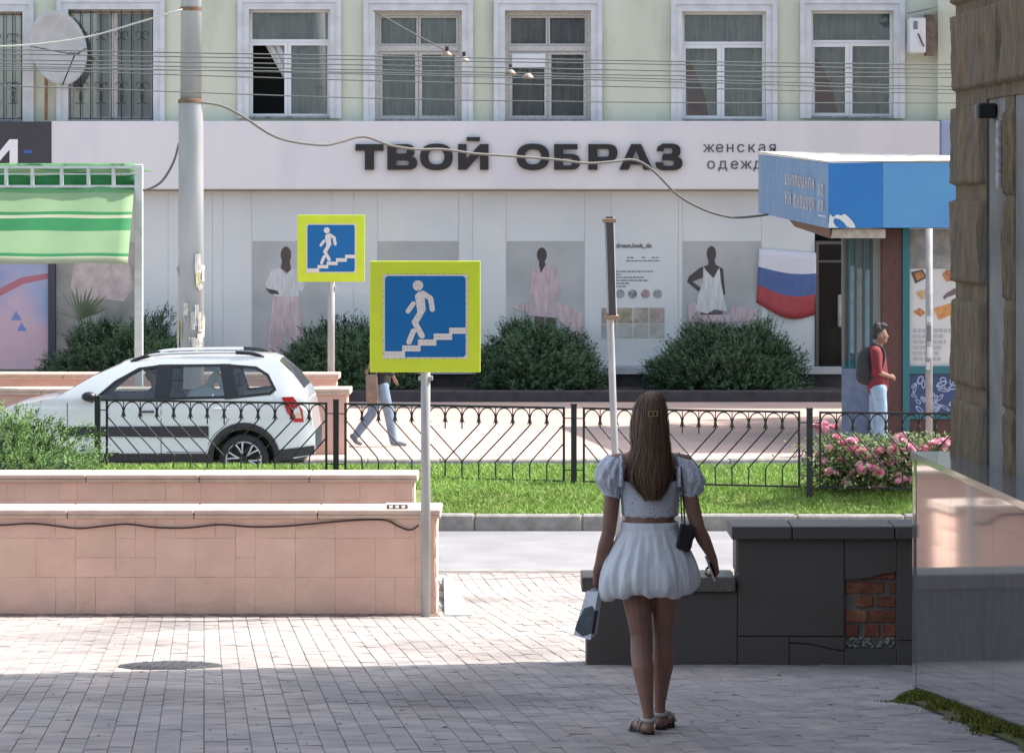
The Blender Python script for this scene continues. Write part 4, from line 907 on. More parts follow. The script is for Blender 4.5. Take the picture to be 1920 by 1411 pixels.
# ------------------------------------------------------------------ iron fence on the verge
posts = [(183, 38.7), (630, 38.0), (1076, 37.15), (1518, 36.4), (1962, 35.98)]
PP = [Vector((PX(a, y), y, .375)) for a, y in posts]
M_fence = mat('black_fence_paint', (30, 31, 33), .7, (38, 38, 40), 14)
fence = thing('iron_fence', 'black wrought iron fence along the grass verge', 'fence', PP[1])
proto = None
for i, p in enumerate(PP[:4]):
    if proto is None:
        b = MB(); b.box(-.033, .033, -.033, .033, -.15, .935); b.box(-.038, .038, -.038, .038, .9355, .955, bev=.004); proto = b.build('post', M_fence, None, base=(0, 0, 0)); o = proto
    else: o = proto.copy(); COL.objects.link(o)
    o.parent = fence; o.location = p-fence.location
a_, NB = .2, 13; Wp = a_*NB; HT = .87
b = MB(); b.box(-.012, Wp+.012, -.012, .012, HT-.024, HT); b.box(-.012, Wp+.012, -.012, .012, .0, .02)
for x in (0, Wp): b.box(x-.012, x+.012, -.0115, .0115, .02, HT-.024)
for x, s_ in ((0, -1), (Wp, 1)):
    for z in (.14, HT-.13): b.box(x+s_*.012, x+s_*.11, -.008, .008, z-.006, z+.006)
fpn = b.build('panel', M_fence, None, base=(0, 0, 0))
def bar_(pts, nm, r=.0085): b = MB(); b.tube(pts, r, 6); return b.build(nm, M_fence, fpn)
arch0 = None
for i in range(NB):
    if arch0 is None:
        pts = [(a_/2-.093*math.cos(R(t_)), 0, HT-.145+.118*math.sin(R(t_))) for t_ in range(-25, 206, 15)]
        arch0 = bar_(pts, 'arch', .0075); o = arch0
    else: o = arch0.copy(); COL.objects.link(o); o.parent = fpn; o.location = (i*a_, 0, 0)
leaf0 = None
for i in range(1, NB):
    if leaf0 is None:
        b = MB()
        b.rings([[(a_+r_*math.cos(1.047*j), r_*math.sin(1.047*j), HT-.024-z) for j in range(6)] for r_, z in ((.006, 0), (.007, .10), (.020, .135), (.016, .17), (.004, .20))])
        for s_ in (-1, 1): b.tube([(a_+s_*.004, 0, HT-.16), (a_+s_*.022, 0, HT-.19), (a_+s_*.03, 0, HT-.215)], [.007, .006, .003], 5)
        leaf0 = b.build('finial', M_fence, fpn); o = leaf0
    else: o = leaf0.copy(); COL.objects.link(o); o.parent = fpn; o.location = ((i-1)*a_, 0, 0)
zA, zB = HT-.2, HT-.665
def dbar(x0, x1, z0=None):
    if z0 is None: bar_(smooth([(x0, 0, HT-.15), (x0, 0, zA), (x0+(x1-x0)*.06, 0, zA-.05), (x1-(x1-x0)*.05, 0, zB+.03), (x1, 0, zB-.02), (x1, 0, .02)], 3), 'bar')
    else: bar_([(x0, 0, z0), (x1-(x1-x0)*.06, 0, zB+.03), (x1, 0, zB-.02), (x1, 0, .02)], 'bar')
dbar(0, a_, HT-.42); dbar(Wp, Wp-a_, HT-.42)
bar_([(0, 0, HT-.2), (2*a_-.02, 0, zB+.03), (2*a_, 0, zB-.02), (2*a_, 0, .02)], 'bar'); bar_([(Wp, 0, HT-.2), (Wp-2*a_+.02, 0, zB+.03), (Wp-2*a_, 0, zB-.02), (Wp-2*a_, 0, .02)], 'bar')
for i in (1, 2, 3, 4, 5): dbar(i*a_, (i+2)*a_); dbar(Wp-i*a_, Wp-(i+2)*a_)
for x in (6, 7): bar_([(x*a_, 0, HT-.15), (x*a_, 0, HT-.28)], 'bar')
for i in range(4):
    o = fpn if i == 0 else copy_tree(fpn)
    p, q = PP[i], PP[i+1]; d = (q-p); L = d.length; d.normalize()
    o.parent = fence; o.location = p+d*.12+Vector((0, 0, .045))-fence.location
    o.rotation_euler = (0, 0, math.atan2(d.y, d.x)); o.scale = ((L-.24)/Wp, 1, 1)
# ------------------------------------------------------------------ dark granite retaining wall with exposed bricks
GY = 20.5; gx = lambda px: PX(px, GY); gz_ = lambda py: PZ(py, GY)
M_gran = mat('dark_granite', (97, 92, 87), .6, (76, 72, 68), 160, bump=.12, bscale=220, contrast=(.4, .6), c3=(84, 77, 70), scale3=2.2)
M_gran2 = mat('grey_granite', (116, 110, 100), .5, (80, 76, 70), 120, contrast=(.4, .6), bump=.1, bscale=200)
gw = thing('granite_wall', 'dark granite retaining wall with a broken patch showing bricks', 'wall', (gx(1500), GY, .70))
zb = .60
def gbox(a, c_, t_, bt, nm, m=M_gran, d=.0, bev=.003): b = MB(); b.box(gx(a)+.0015, gx(c_)-.0015, GY-d, GY+.03, (gz_(bt) if bt < 1249 else zb)+.0015, gz_(t_)-.0015, bev=bev); return b.build(nm, m, gw)
b = MB(); b.box(gx(1384), 3.3, GY+.031, GY+.36, zb, gz_(1009)); b.box(gx(1102), gx(1384), GY+.031, GY+.34, zb, gz_(1109)); b.build('core', mat('mortar_core', (120, 116, 110), .95, (100, 96, 90), 20, bump=.4), gw)
gbox(1383, 1583, 1010, 1192, 'facing_panel'); gbox(1383, 1480, 1193, 1251, 'facing_panel', d=.002); gbox(1681, 1756, 1010, 1200, 'facing_panel'); gbox(1681, 1756, 1201, 1251, 'facing_panel', d=.003)
gbox(1757, 1900, 1010, 1251, 'facing_panel')
def gpoly(pts, nm, m=M_gran): b = MB(); b.poly_xz([(gx(a), gz_(c_) if c_ < 1249 else zb) for a, c_ in pts][::-1], GY, .03); return b.build(nm, m, gw)
gpoly([(1584, 1010), (1680.5, 1010), (1680.5, 1071), (1655, 1075), (1630, 1082), (1605, 1085), (1584, 1085)], 'facing_panel')
gpoly([(1480.5, 1205), (1520, 1208), (1560, 1217), (1583, 1221), (1583, 1251), (1480.5, 1251)], 'facing_panel'); gpoly([(1480.5, 1193.5), (1583, 1193.5), (1583, 1218), (1560, 1214), (1520, 1205.5), (1480.5, 1202.5)], 'facing_panel')
gpoly([(1584, 1216), (1680, 1216), (1680, 1251), (1584, 1251)], 'facing_panel')
gbox(1101, 1240, 1109, 1251, 'facing_panel'); gbox(1241, 1382.5, 1109, 1251, 'facing_panel')
b = MB(); b.box(gx(1101)-.004, gx(1101)+.026, GY+.031, GY+.34, zb, gz_(1109)); b.box(gx(1383)-.006, gx(1383)+.026, GY+.031, GY+.36, gz_(1075), gz_(1010)); b.build('end_panel', M_gran, gw)
for a, c_ in ((1370, 1484), (1485, 1676), (1677, 1900)): b = MB(); b.box(gx(a)+.002, gx(c_)-.002, GY-.05, GY+.42, gz_(1009.5), gz_(985), bev=.006); b.build('cap_slab', M_gran, gw)
for a, c_ in ((1090, 1230), (1231, 1379)): b = MB(); b.box(gx(a)+.002, gx(c_)-.002, GY-.04, GY+.38, gz_(1108), gz_(1080), bev=.006); b.build('cap_slab', M_gran2, gw)
M_brick = mat('old_red_brick', (140, 82, 58), .9, (112, 68, 52), 16, bump=.7, bscale=50, c3=(158, 112, 88), scale3=6)
rows = [(1072, 1086, [(1600, 1680)]), (1091, 1113, [(1586, 1658), (1667, 1681)]), (1118, 1138, [(1604, 1637), (1643, 1681)]), (1144, 1167, [(1586, 1627), (1632, 1681)]), (1171, 1193, [(1586, 1610), (1622, 1650), (1655, 1681)])]
rbk = random.Random(8)
for t_, bt, xs_ in rows:
    for a, c_ in xs_:
        b = MB(); d = rbk.uniform(0, .006); b.box(gx(a), gx(c_), GY+.016+d, GY+.06, gz_(bt), gz_(t_), bev=.004); b.build('brick', M_brick, gw)
b = MB()
for i in range(40): q = P(rbk.uniform(1588, 1678), rbk.uniform(1197, 1213), GY); b.ellipsoid((q.x, GY+.028, q.z), (rbk.uniform(.008, .02), .012, rbk.uniform(.006, .014)), 6, 4)
b.build('mortar_crumbs', mat('mortar_crumb', (156, 152, 144), .95, (116, 112, 106), 30), gw, True)

# ------------------------------------------------------------------ corner building on the right
stb = thing('stone_corner_building', 'building corner with rough stone quoins above a polished granite plinth', 'building', (3.0, 17.0, zg(17)))
M_plas = mat('grey_plaster', (134, 134, 130), .9, (118, 118, 114), 2.5, bump=.2, bscale=25, c3=(100, 100, 96), scale3=1.4)
M_stone = mat('rough_quoin', (128, 110, 84), .95, (92, 82, 66), 14, bump=.9, bscale=24, stretch=(1.6, 1.6, .35), contrast=(.3, .7), c3=(96, 94, 90), scale3=2.5)
M_pol = mat('polished_granite', (128, 124, 124), .05, (108, 104, 105), 70, spec=.9, coat=1, contrast=(.4, .6), bump=.012, bscale=5, stretch=(1, 1, .12))
sl = .0475
CYW = 17.75; CXW = PX(1796, CYW)
def wl_(t, off=0.0): return Vector((CXW+sl*t-off, CYW-t, 0))      # wall line, t metres towards the viewer
def wall_prism(t0, t1, off0, off1, z0, z1, nm, m, bev=0):
    b = MB(); a, c_ = wl_(t0, off0), wl_(t1, off0); d, e = wl_(t1, off1), wl_(t0, off1); U = Vector((0, 0, 1))
    b.hexa([a+U*z0, c_+U*z0, d+U*z0, e+U*z0, a+U*z1, c_+U*z1, d+U*z1, e+U*z1]); return b.build(nm, m, stb, normals=True)
wall_prism(.03, 26, .0, -12, zg(17.75)-.5, 14, 'wall', M_plas)
b = MB(); b.box(3.12, 14, 17.85, 21.62, -.1, 13.5); b.build('side_shade_block', M_plas, stb)  # unseen mass, added to place the shade edge on the near paving
b = MB(); b.box(-16, 3.4, -14, -4, -.1, 14); b.build('rear_shade_block', M_plas, stb)  # unseen mass behind the viewer, added to deepen the near shade
zl = PZ(846, 17.85); rq = random.Random(12)
t = -.1
foff = lambda t: .235-.038*(t+.1)
for i in range(6):
    L = .95; b = MB(); t1 = t+L-.003; z0 = zg(17.75-t-L)-1.3; a, c_, d, e = wl_(t, foff(t)), wl_(t1, foff(t1)), wl_(t1, .002), wl_(t, .002); U = Vector((0, 0, 1)); z1 = zl-.036
    b.hexa([a+U*z0, c_+U*z0, d+U*z0, e+U*z0, a+U*z1, c_+U*z1, d+U*z1, e+U*z1]); b.build('plinth_panel', M_pol, stb, normals=True); t += L
wall_prism(-.11, 5.6, .245, .0, zl-.035, zl, 'ledge_slab', mat('ledge_granite', (120, 124, 130), .18, (104, 108, 114), 80, coat=.6))
wall_prism(-.10, .0, .234, .0, zg(17.9)-.5, zl-.037, 'plinth_end', M_pol)
def quoin(t0, t1, y0, y1, seed, proud=.048):
    z1, z0 = PZ(y0, CYW), PZ(y1, CYW); b = MB(); nx, nz = 30, 24
    def surf(u, v):
        ed = min(u*(t1-t0), (1-u)*(t1-t0), v*(z1-z0), (1-v)*(z1-z0)); ch = min(1, ed/.018)
        q = noise.noise(Vector((seed+u*7, v*1.3, seed)))*.016+noise.noise(Vector((seed+u*24, v*2.5, 7)))*.011+noise.noise(Vector((seed+u*50, v*9, 3)))*.006
        return (proud*ch**.6)+q*ch
    ring = []
    for j in range(nz+1):
        for i in range(nx+1): u, v = i/nx, j/nz; p = wl_(t0+(t1-t0)*u, surf(u, v)); b.v.append((p.x, p.y, z0+(z1-z0)*v))
    for j in range(nz):
        for i in range(nx): k = j*(nx+1)+i; b.f.append((k, k+1, k+nx+2, k+nx+1)); b.m.append(0)
    if t0 < .01:                                       # return face round the far corner
        k0 = len(b.v); n2 = 5
        for j in range(nz+1):
            v = j/nz; p0 = wl_(t0, surf(0, v)); 
            for i in range(n2+1):
                u = i/n2; e_ = math.sin(math.pi*min(1, max(0, v)))**.3; b.v.append((p0.x+.01+u*.5, CYW+(.004+.035*e_)*min(1, u*5)+.01*noise.noise(Vector((u*6, v*3, seed))), z0+(z1-z0)*v))
        for j in range(nz):
            for i in range(n2): k = k0+j*(n2+1)+i; b.f.append((k, k+n2+1, k+n2+2, k+1)); b.m.append(0)
            a = j*(nx+1); c_ = k0+j*(n2+1); b.f.append((a, a+nx+1, c_+n2+1, c_)); b.m.append(0)
    b.build('quoin_stone', M_stone, stb, True, normals=True)
rowsq = [(-150, 14), (28, 176), (200, 350), (372, 531), (555, 718), (742, 884)]
for i, (a, c_) in enumerate(rowsq):
    if i < 2: quoin(0, 1.34, a, c_, 3+i*5.1); quoin(1.36, 3.0, a, c_, 40+i*3.3)
    else: quoin(0, .887, a, c_, 3+i*5.1); quoin(1.325, 1.57, a+(0 if i > 2 else 20), c_+20, 60+i*2.2, .02)
wall_prism(.012, .885, .014, .0, zl, 13.8, 'joint_bed', M_stone); wall_prism(1.33, 1.565, .006, .0, zl, PZ(190, CYW), 'joint_bed', M_stone); wall_prism(.886, 3.1, .012, .0, PZ(196, CYW), 13.7, 'joint_bed', M_stone)
b = MB(); b.box(CXW+.006, 3.3, CYW-.1, CYW-.032, zl, 13.9); b.build('corner_mortar', mat('mortar_recess', (122, 108, 86), .95, (98, 88, 72), 12, bump=.4), stb)
q = wl_(1.06, .0); cl = thing('junction_box', 'small black box fixed to the stone corner', 'box', (q.x, q.y, PZ(225, q.y)))
b = MB(); b.box(q.x-.10, q.x-.002, q.y-.05, q.y+.05, PZ(222, q.y), PZ(194, q.y), bev=.008); b.build('case', M_iron, cl)
b = MB(); b.box(q.x-.10, q.x-.004, q.y+.052, q.y+.066, PZ(222, q.y), PZ(196, q.y)); b.build('bracket', M_galv, cl)
q = wl_(1.30, .03); b = MB(); b.tube([(q.x, q.y, PZ(352, q.y)), (q.x, q.y, PZ(300, q.y)), (q.x, q.y, PZ(226, q.y))], .017, 10); o = b.build('white_pipe', mat('chipped_white', (200, 200, 200), .7, (150, 146, 140), 30)); tag(o, 'short chipped white pipe below the black box on the stone corner', 'pipe')
sb = MB(); rr_ = []
for i in range(40): t = -.12+3.9*i/39; k_ = .75+.5*noise.noise(Vector((t*3, 0, 2))); rr_.append([Vector((wl_(t, o_).x, wl_(t, o_).y, zg(wl_(t, o_).y)+h_*k_)) for o_, h_ in ((foff(t)-.005, .058), (foff(t)+.035, .05), (foff(t)+.075, .025), (foff(t)-.215+.35*k_, -.012))])
sb.rings(rr_, cap=(False, False), closed=False); tag(sb.build('soil_strip', mat('mossy_soil', (84, 78, 58), .95, (78, 84, 46), 9, bump=.5), None, True, base=(0, 0, 0), normals=True), kind='structure')
# moss and weeds along the plinth foot
mo = MB(); mo.c = []; rm = random.Random(19)
for i in range(9000):
    t = rm.random()*3.6; wdt = .03+.16*max(0, noise.noise(Vector((t*2.2, 1.7, 0)))+.25)
    f0 = foff(t); off = f0+.001+abs(rm.gauss(0, 1))*wdt*.6
    if off > .9: continue
    p = wl_(t, off); z = zg(p.y)+max(0, .058*(1-(off-f0)/.13)); h = rm.uniform(.006, .026)*(1 if off < f0+.1 else .5); a = rm.uniform(0, 6.28); w_ = rm.uniform(.006, .014)
    mo.v += [(p.x-math.cos(a)*w_, p.y-math.sin(a)*w_, z-.002), (p.x+math.cos(a)*w_, p.y+math.sin(a)*w_, z-.002), (p.x+rm.gauss(0, .008), p.y+rm.gauss(0, .008), z+h)]
    k = len(mo.v); mo.f.append((k-3, k-2, k-1)); mo.m.append(0); tn = rm.uniform(.6, 1.25); mo.c += [(tn*rm.uniform(.9, 1.3), tn, tn*.8)]*3
tag(mo.build('moss', mat('moss_green', (104, 112, 46), .9, attr='tone'), base=(2.4, 17, zg(17))), 'green moss and small weeds along the foot of the polished plinth', 'moss', kind='stuff')
# tall tree added out of view beyond the corner to shade the far pavement
tr = thing('shade_tree', 'tall leafy tree added out of view beyond the kiosk to cast shade', 'tree', (11.4, 51.6, .13))
b = MB(); T = Vector((11.4, 51.6, 0)); b.tube([T+Vector((0, 0, .1)), T+Vector((.05, 0, 2)), T+Vector((-.05, .1, 5)), T+Vector((0, 0, 8))], [.25, .2, .15, .07], 10)
rt3 = random.Random(6); tips = []
for i in range(14):
    z0 = rt3.uniform(3.2, 7); a = rt3.uniform(0, 6.28); L = rt3.uniform(1.6, 3.0); e = T+Vector((math.cos(a)*L, math.sin(a)*L, z0+rt3.uniform(1, 2.4))); b.tube([T+Vector((0, 0, z0)), T.lerp(e, .5)+Vector((0, 0, z0*.5+.2)), e], [.09, .06, .02], 6); tips.append(e)
b.build('trunk', mat('bark', (92, 80, 68), .95, (70, 60, 52), 10, bump=.6), tr)
cr = MB(); cr.c = []
for i in range(9000):
    v = Vector((rt3.gauss(0, 1), rt3.gauss(0, 1), rt3.gauss(0, 1))).normalized()*(rt3.random()**.33)
    p = T+Vector((v.x*3.5, v.y*3.3, 7.6+v.z*3.7))
    if noise.noise(p*.6) < -.18: continue
    s_ = rt3.uniform(.14, .28); a = Vector((rt3.gauss(0, 1), rt3.gauss(0, 1), rt3.gauss(0, 1))).normalized(); c_ = a.orthogonal().normalized()
    cr.v += [p-a*s_, p+c_*s_*.5, p+a*s_, p-c_*s_*.5]; k = len(cr.v); cr.f.append((k-4, k-3, k-2, k-1)); cr.m.append(0); tn = rt3.uniform(.7, 1.25); cr.c += [(tn, tn, tn*.9)]*4
cr.v = [tuple(v) for v in cr.v]; cr.build('crown', mat('tree_leaf', (72, 96, 44), .6, attr='tone'), tr)
# ------------------------------------------------------------------ white estate car
CY = 42.54; CX = PX(590, 41.67)
car = thing('estate_car', 'white estate car with black cladding and roof rails passing behind the fence', 'car', (CX-2.2, CY, 0))
top_pts = [(0.0, .66), (.03, .80), (.06, 1.0), (.11, 1.18), (.30, 1.42), (.50, 1.60), (.60, 1.638), (.83, 1.652), (1.46, 1.656), (2.0, 1.632), (2.53, 1.56), (2.9, 1.40), (3.37, 1.125), (3.6, 1.085), (3.87, 1.03), (4.15, .93), (4.33, .80), (4.43, .66), (4.47, .52)]
def interp(pts, x):
    for (a, c_), (d, e) in zip(pts[:-1], pts[1:]):
        if a <= x <= d: return c_+(e-c_)*(x-a)/(d-a)
    return pts[0][1] if x < pts[0][0] else pts[-1][1]
RW, FW = .924, 3.83; WR = .325
def zbot(x):
    z = .30
    if x < .45: z = .30+.08*(1-x/.45)
    if x > 4.2: z = .24
    for xw in (RW, FW):
        d = abs(x-xw)
        if d < .41: z = max(z, .33+math.sqrt(.41**2-d*d))
    return z
def hw(x, z):
    h = .868
    if z > 1.10: h -= .235*((z-1.10)/.57)**1.15
    if z < .5: h -= .06*((.5-z)/.25)**1.3
    if .86 < z < 1.0: h += .008
    if x < .45: h -= .13*(1-x/.45)**2
    if x > 3.6: h -= .30*((x-3.6)/.87)**2.2
    return h
M_car = mat('white_car_paint', (222, 226, 228), .25, coat=1); M_clad = mat('black_cladding', (46, 47, 50), .6, (54, 55, 58), 30); M_cg = glass_mat('car_glass', (214, 224, 224), .06); M_trimb = mat('car_black_trim', (28, 29, 31), .35)
W1 = [(2.86, 1.105), (2.60, 1.32), (2.30, 1.485), (2.03, 1.52), (2.08, 1.105)]
W2 = [(1.885, 1.525), (1.24, 1.53), (1.16, 1.145), (1.925, 1.125)]
W3 = [(1.125, 1.528), (.78, 1.50), (.63, 1.41), (.535, 1.235), (.59, 1.19), (.995, 1.148)]
def inpoly(p, pl):
    c_ = False; n = len(pl)
    for i in range(n):
        a, b_ = pl[i], pl[i-1]
        if (a[1] > p[1]) != (b_[1] > p[1]) and p[0] < (b_[0]-a[0])*(p[1]-a[1])/(b_[1]-a[1])+a[0]: c_ = not c_
    return c_
def offs(pl, d):
    n = len(pl); ar = sum(pl[i-1][0]*pl[i][1]-pl[i][0]*pl[i-1][1] for i in range(n)); sg = 1 if ar > 0 else -1; out = []
    for i in range(n):
        p, q, r_ = Vector(pl[i-1]), Vector(pl[i]), Vector(pl[(i+1) % n]); e1 = (q-p).normalized(); e2 = (r_-q).normalized()
        n1 = Vector((e1.y, -e1.x)); n2 = Vector((e2.y, -e2.x)); m_ = (n1+n2); m_ = m_.normalized()/max(.5, m_.normalized().dot(n1)); out.append(tuple(q+m_*d*sg))
    return out
def Wp_(x, y, z): return (CX-x, y, z)
xs = sorted(set([round(.03*i, 3) for i in range(150)]+[4.47]))
body = MB(); NR = 44
for side in (-1, 1):
    base = len(body.v)
    for x in xs:
        z0, z1 = zbot(x), interp(top_pts, x)
        for j in range(NR+1): z = z0+(z1-z0)*j/NR; body.v.append(Wp_(x, CY+side*hw(x, z), z))
    for i in range(len(xs)-1):
        xc = (xs[i]+xs[i+1])/2
        for j in range(NR):
            za = zbot(xc); zc = za+(interp(top_pts, xc)-za)*(j+.5)/NR
            if any(inpoly((xc, zc), offs(w_, .012)) for w_ in (W1, W2, W3)): continue
            a = base+i*(NR+1)+j; f = (a, a+1, a+NR+2, a+NR+1); body.f.append(f if side < 0 else f[::-1]); body.m.append(1 if zc < .40 and .3 < xc < 4.1 else 0)
base = len(body.v); NT = 14
for x in xs:
    z1 = interp(top_pts, x); h = hw(x, z1)
    for j in range(NT+1): t_ = -1+2*j/NT; body.v.append(Wp_(x, CY+h*t_, z1+.03*(1-abs(t_)**2.5)*min(1, x/.3)*min(1, (4.47-x)/.3)))
for i in range(len(xs)-1):
    xc = (xs[i]+xs[i+1])/2
    for j in range(NT):
        tm = -1+2*(j+.5)/NT; a = base+i*(NT+1)+j
        if 2.56 < xc < 3.32 and abs(tm) < .87: continue
        if .14 < xc < .47 and abs(tm) < .8: continue
        body.f.append((a, a+1, a+NT+2, a+NT+1)); body.m.append(0)
bd = body.build('body', [M_car, M_clad], car, True)
b = MB()
for (xa, xb, tm, wnm) in ((2.56, 3.32, .87, 'windscreen'), (.14, .47, .8, 'rear_window')):
    b = MB(); n = 8; rr = []
    for i in range(n+1):
        x = xa-.02+(xb-xa+.04)*i/n; z1 = interp(top_pts, x); h = hw(x, z1); rr.append([Wp_(x, CY+h*(tm+.02)*(-1+2*j/8), z1+.03*(1-abs((tm)*(-1+2*j/8))**2.5)*min(1, x/.3)-.004) for j in range(9)])
    b.rings(rr, cap=(False, False), closed=False); b.build(wnm, M_cg, car, True)
b = MB(); b.box(CX-4.3, CX-.15, CY-.74, CY+.74, .27, .31); b.build('floor', M_trimb, car)
def side_poly(pl, d, nm, m, parent=car, sides=(-1, 1), mb=None, inner=None):
    for s_ in sides:
        b = MB()
        if inner is None: b.add([Wp_(x, CY+s_*(hw(x, z)+d), z) for x, z in pl], [tuple(range(len(pl)))])
        else:
            n = len(pl); b.add([Wp_(x, CY+s_*(hw(x, z)+d), z) for x, z in pl+inner], [(i, (i+1) % n, n+(i+1) % n, n+i) for i in range(n)])
        b.build(nm, m, parent)
def dense(pl, m=4):
    out = []; n = len(pl)
    for i in range(n):
        for k in range(m): out.append(tuple(Vector(pl[i]).lerp(Vector(pl[(i+1) % n]), k/m)))
    return out
for w_ in (W1, W2, W3):
    side_poly(offs(w_, .02), -.006, 'side_window', M_cg)
    side_poly(dense(offs(w_, .028)), .006, 'window_trim', M_trimb, inner=dense(offs(w_, -.008)))
def strip(e0, e1, e2, e3, d, nm, m, sides=(-1, 1), n=10):
    """panel between edge e0-e1 and edge e3-e2, following the body side"""
    for s_ in sides:
        b = MB(); rr = []
        for i in range(n+1):
            a, c_ = Vector(e0).lerp(Vector(e1), i/n), Vector(e3).lerp(Vector(e2), i/n); rr.append([Wp_(p.x, CY+s_*(hw(p.x, p.y)+d), p.y) for p in [a.lerp(c_, k/4) for k in range(5)]])
        b.rings(rr, cap=(False, False), closed=False); b.build(nm, m, car, True)
strip((2.10, 1.085), (2.055, 1.55), (1.865, 1.555), (1.90, 1.09), .009, 'door_pillar', M_trimb); strip((1.17, 1.105), (1.255, 1.56), (1.11, 1.56), (.985, 1.12), .009, 'rear_pillar', M_trimb)
for xw in (RW, FW):
    for s_ in (-1, 1):
        b = MB(); n = 20; b.rings([[Wp_(xw+.405*math.cos(R(180*i/n)), CY+s_*y_, .30+.41*math.sin(R(180*i/n))) for i in range(n+1)] for y_ in (.80, .52)]+[[Wp_(xw, CY+s_*.52, .3)]*(n+1)], cap=(False, False), closed=False); b.build('wheel_well', M_trimb, car)
# cladding: wheel arches, door strip, sill
for xw in (RW, FW):
    for s_ in (-1, 1):
        b = MB(); n = 20; r1 = []; r2 = []; r3 = []
        for i in range(n+1):
            a = R(-8+196*i/n); x1, z1 = xw+.40*math.cos(a), .33+.40*math.sin(a); x2, z2 = xw+.475*math.cos(a), .33+.475*math.sin(a)
            r1.append(Wp_(x1, CY+s_*(hw(x1, max(z1, .3))-.05), z1)); r2.append(Wp_(x1, CY+s_*(hw(x1, max(z1, .3))+.02), z1)); r3.append(Wp_(x2, CY+s_*(hw(x2, max(z2, .3))+.012), z2))
        b.rings([r1, r2, r3], cap=(False, False), closed=False); b.build('wheel_arch_trim', M_clad, car, True)
strip((3.36, .63), (3.36, .75), (1.38, .76), (1.38, .61), .014, 'door_strip', M_clad)
strip((3.42, .30), (3.42, .40), (1.36, .40), (1.36, .30), .012, 'sill_trim', M_clad)
strip((.46, .33), (.46, .45), (.01, .50), (.01, .38), .012, 'bumper_trim', M_clad)
# seams, handles, lamps, mirror, rails
for xx, z0, z1 in ((2.00, .40, 1.12), (3.22, .42, 1.06)):
    for s_ in (-1,): b = MB(); b.tube([Wp_(xx, CY+s_*(hw(xx, z0+(z1-z0)*i/8)+.001), z0+(z1-z0)*i/8) for i in range(9)], .005, 4); b.build('door_seam', M_trimb, car)
pts = [(1.93, .42)]+[(RW+.50*math.cos(R(a)), .33+.50*math.sin(R(a))) for a in (10, 25, 40, 60)]+[(1.12, .85), (1.10, 1.12)]
b = MB(); b.tube([Wp_(x, CY-hw(x, z)-.001, z) for x, z in pts], .004, 4); b.build('door_seam', M_trimb, car)
for xx, z in ((2.18, .945), (1.22, .985)): b = MB(); b.tube([Wp_(xx-.09, CY-hw(xx, z)-.018, z), Wp_(xx, CY-hw(xx, z)-.032, z+.004), Wp_(xx+.09, CY-hw(xx, z)-.018, z)], .013, 8); b.build('door_handle', M_trimb if xx > 2 else M_car, car)
lamp = [(.43, 1.135), (.28, 1.14), (.16, .965), (.145, .81), (.265, .81), (.36, .94)]
M_red = mat('rear_lamp_red', (186, 36, 38), .2, coat=1); 
for s_ in (-1, 1):
    b = MB(); b.add([Wp_(x, CY+s_*(hw(x, z)+.012), z) for x, z in lamp]+[Wp_(x, CY+s_*(hw(x, z)-.02), z) for x, z in lamp], [tuple(range(6))]+[(i, (i+1) % 6, 6+(i+1) % 6, 6+i) for i in range(6)]); L_ = b.build('rear_lamp', M_red, car)
    b = MB(); q = [(.25, .93), (.185, .93), (.17, .855), (.25, .86)]; b.add([Wp_(x, CY+s_*(hw(x, z)+.015), z) for x, z in q], [(0, 1, 2, 3)]); b.build('clear_lens', mat('clear_lens', (226, 190, 186), .2, coat=1), L_)
    b = MB(); q = [(4.3, .83), (4.05, .90), (3.98, .80), (4.25, .68), (4.38, .7)]; b.add([Wp_(x, CY+s_*(hw(x, z)+.006), z) for x, z in q], [tuple(range(5))]); b.build('headlight', mat('headlight', (210, 214, 218), .1, coat=1), car)
    b = MB(); b.ellipsoid(Wp_(2.93, CY+s_*(hw(2.9, 1.1)+.07), 1.145), (.10, .08, .065), 12, 8); b.capsule(Wp_(2.9, CY+s_*hw(2.9, 1.08), 1.09), Wp_(2.96, CY+s_*(hw(2.9, 1.1)+.08), 1.12), .03, .03); b.build('mirror', M_trimb, car, True)
    rp_ = smooth([Wp_(2.42, CY+s_*.63, 1.58), Wp_(2.28, CY+s_*.625, 1.635), Wp_(2.0, CY+s_*.62, 1.685), Wp_(1.3, CY+s_*.62, 1.702), Wp_(.86, CY+s_*.62, 1.692), Wp_(.68, CY+s_*.625, 1.64)], 4)
    b = MB(); k = len(rp_); b.tube(rp_[5:k-5], .018, 8); rl_ = b.build('roof_rail', mat('rail_silver', (190, 194, 198), .35), car, True)
    for seg in (rp_[:7], rp_[k-7:]): b = MB(); b.tube(seg, .024, 8); b.build('rail_foot', M_trimb, rl_, True)
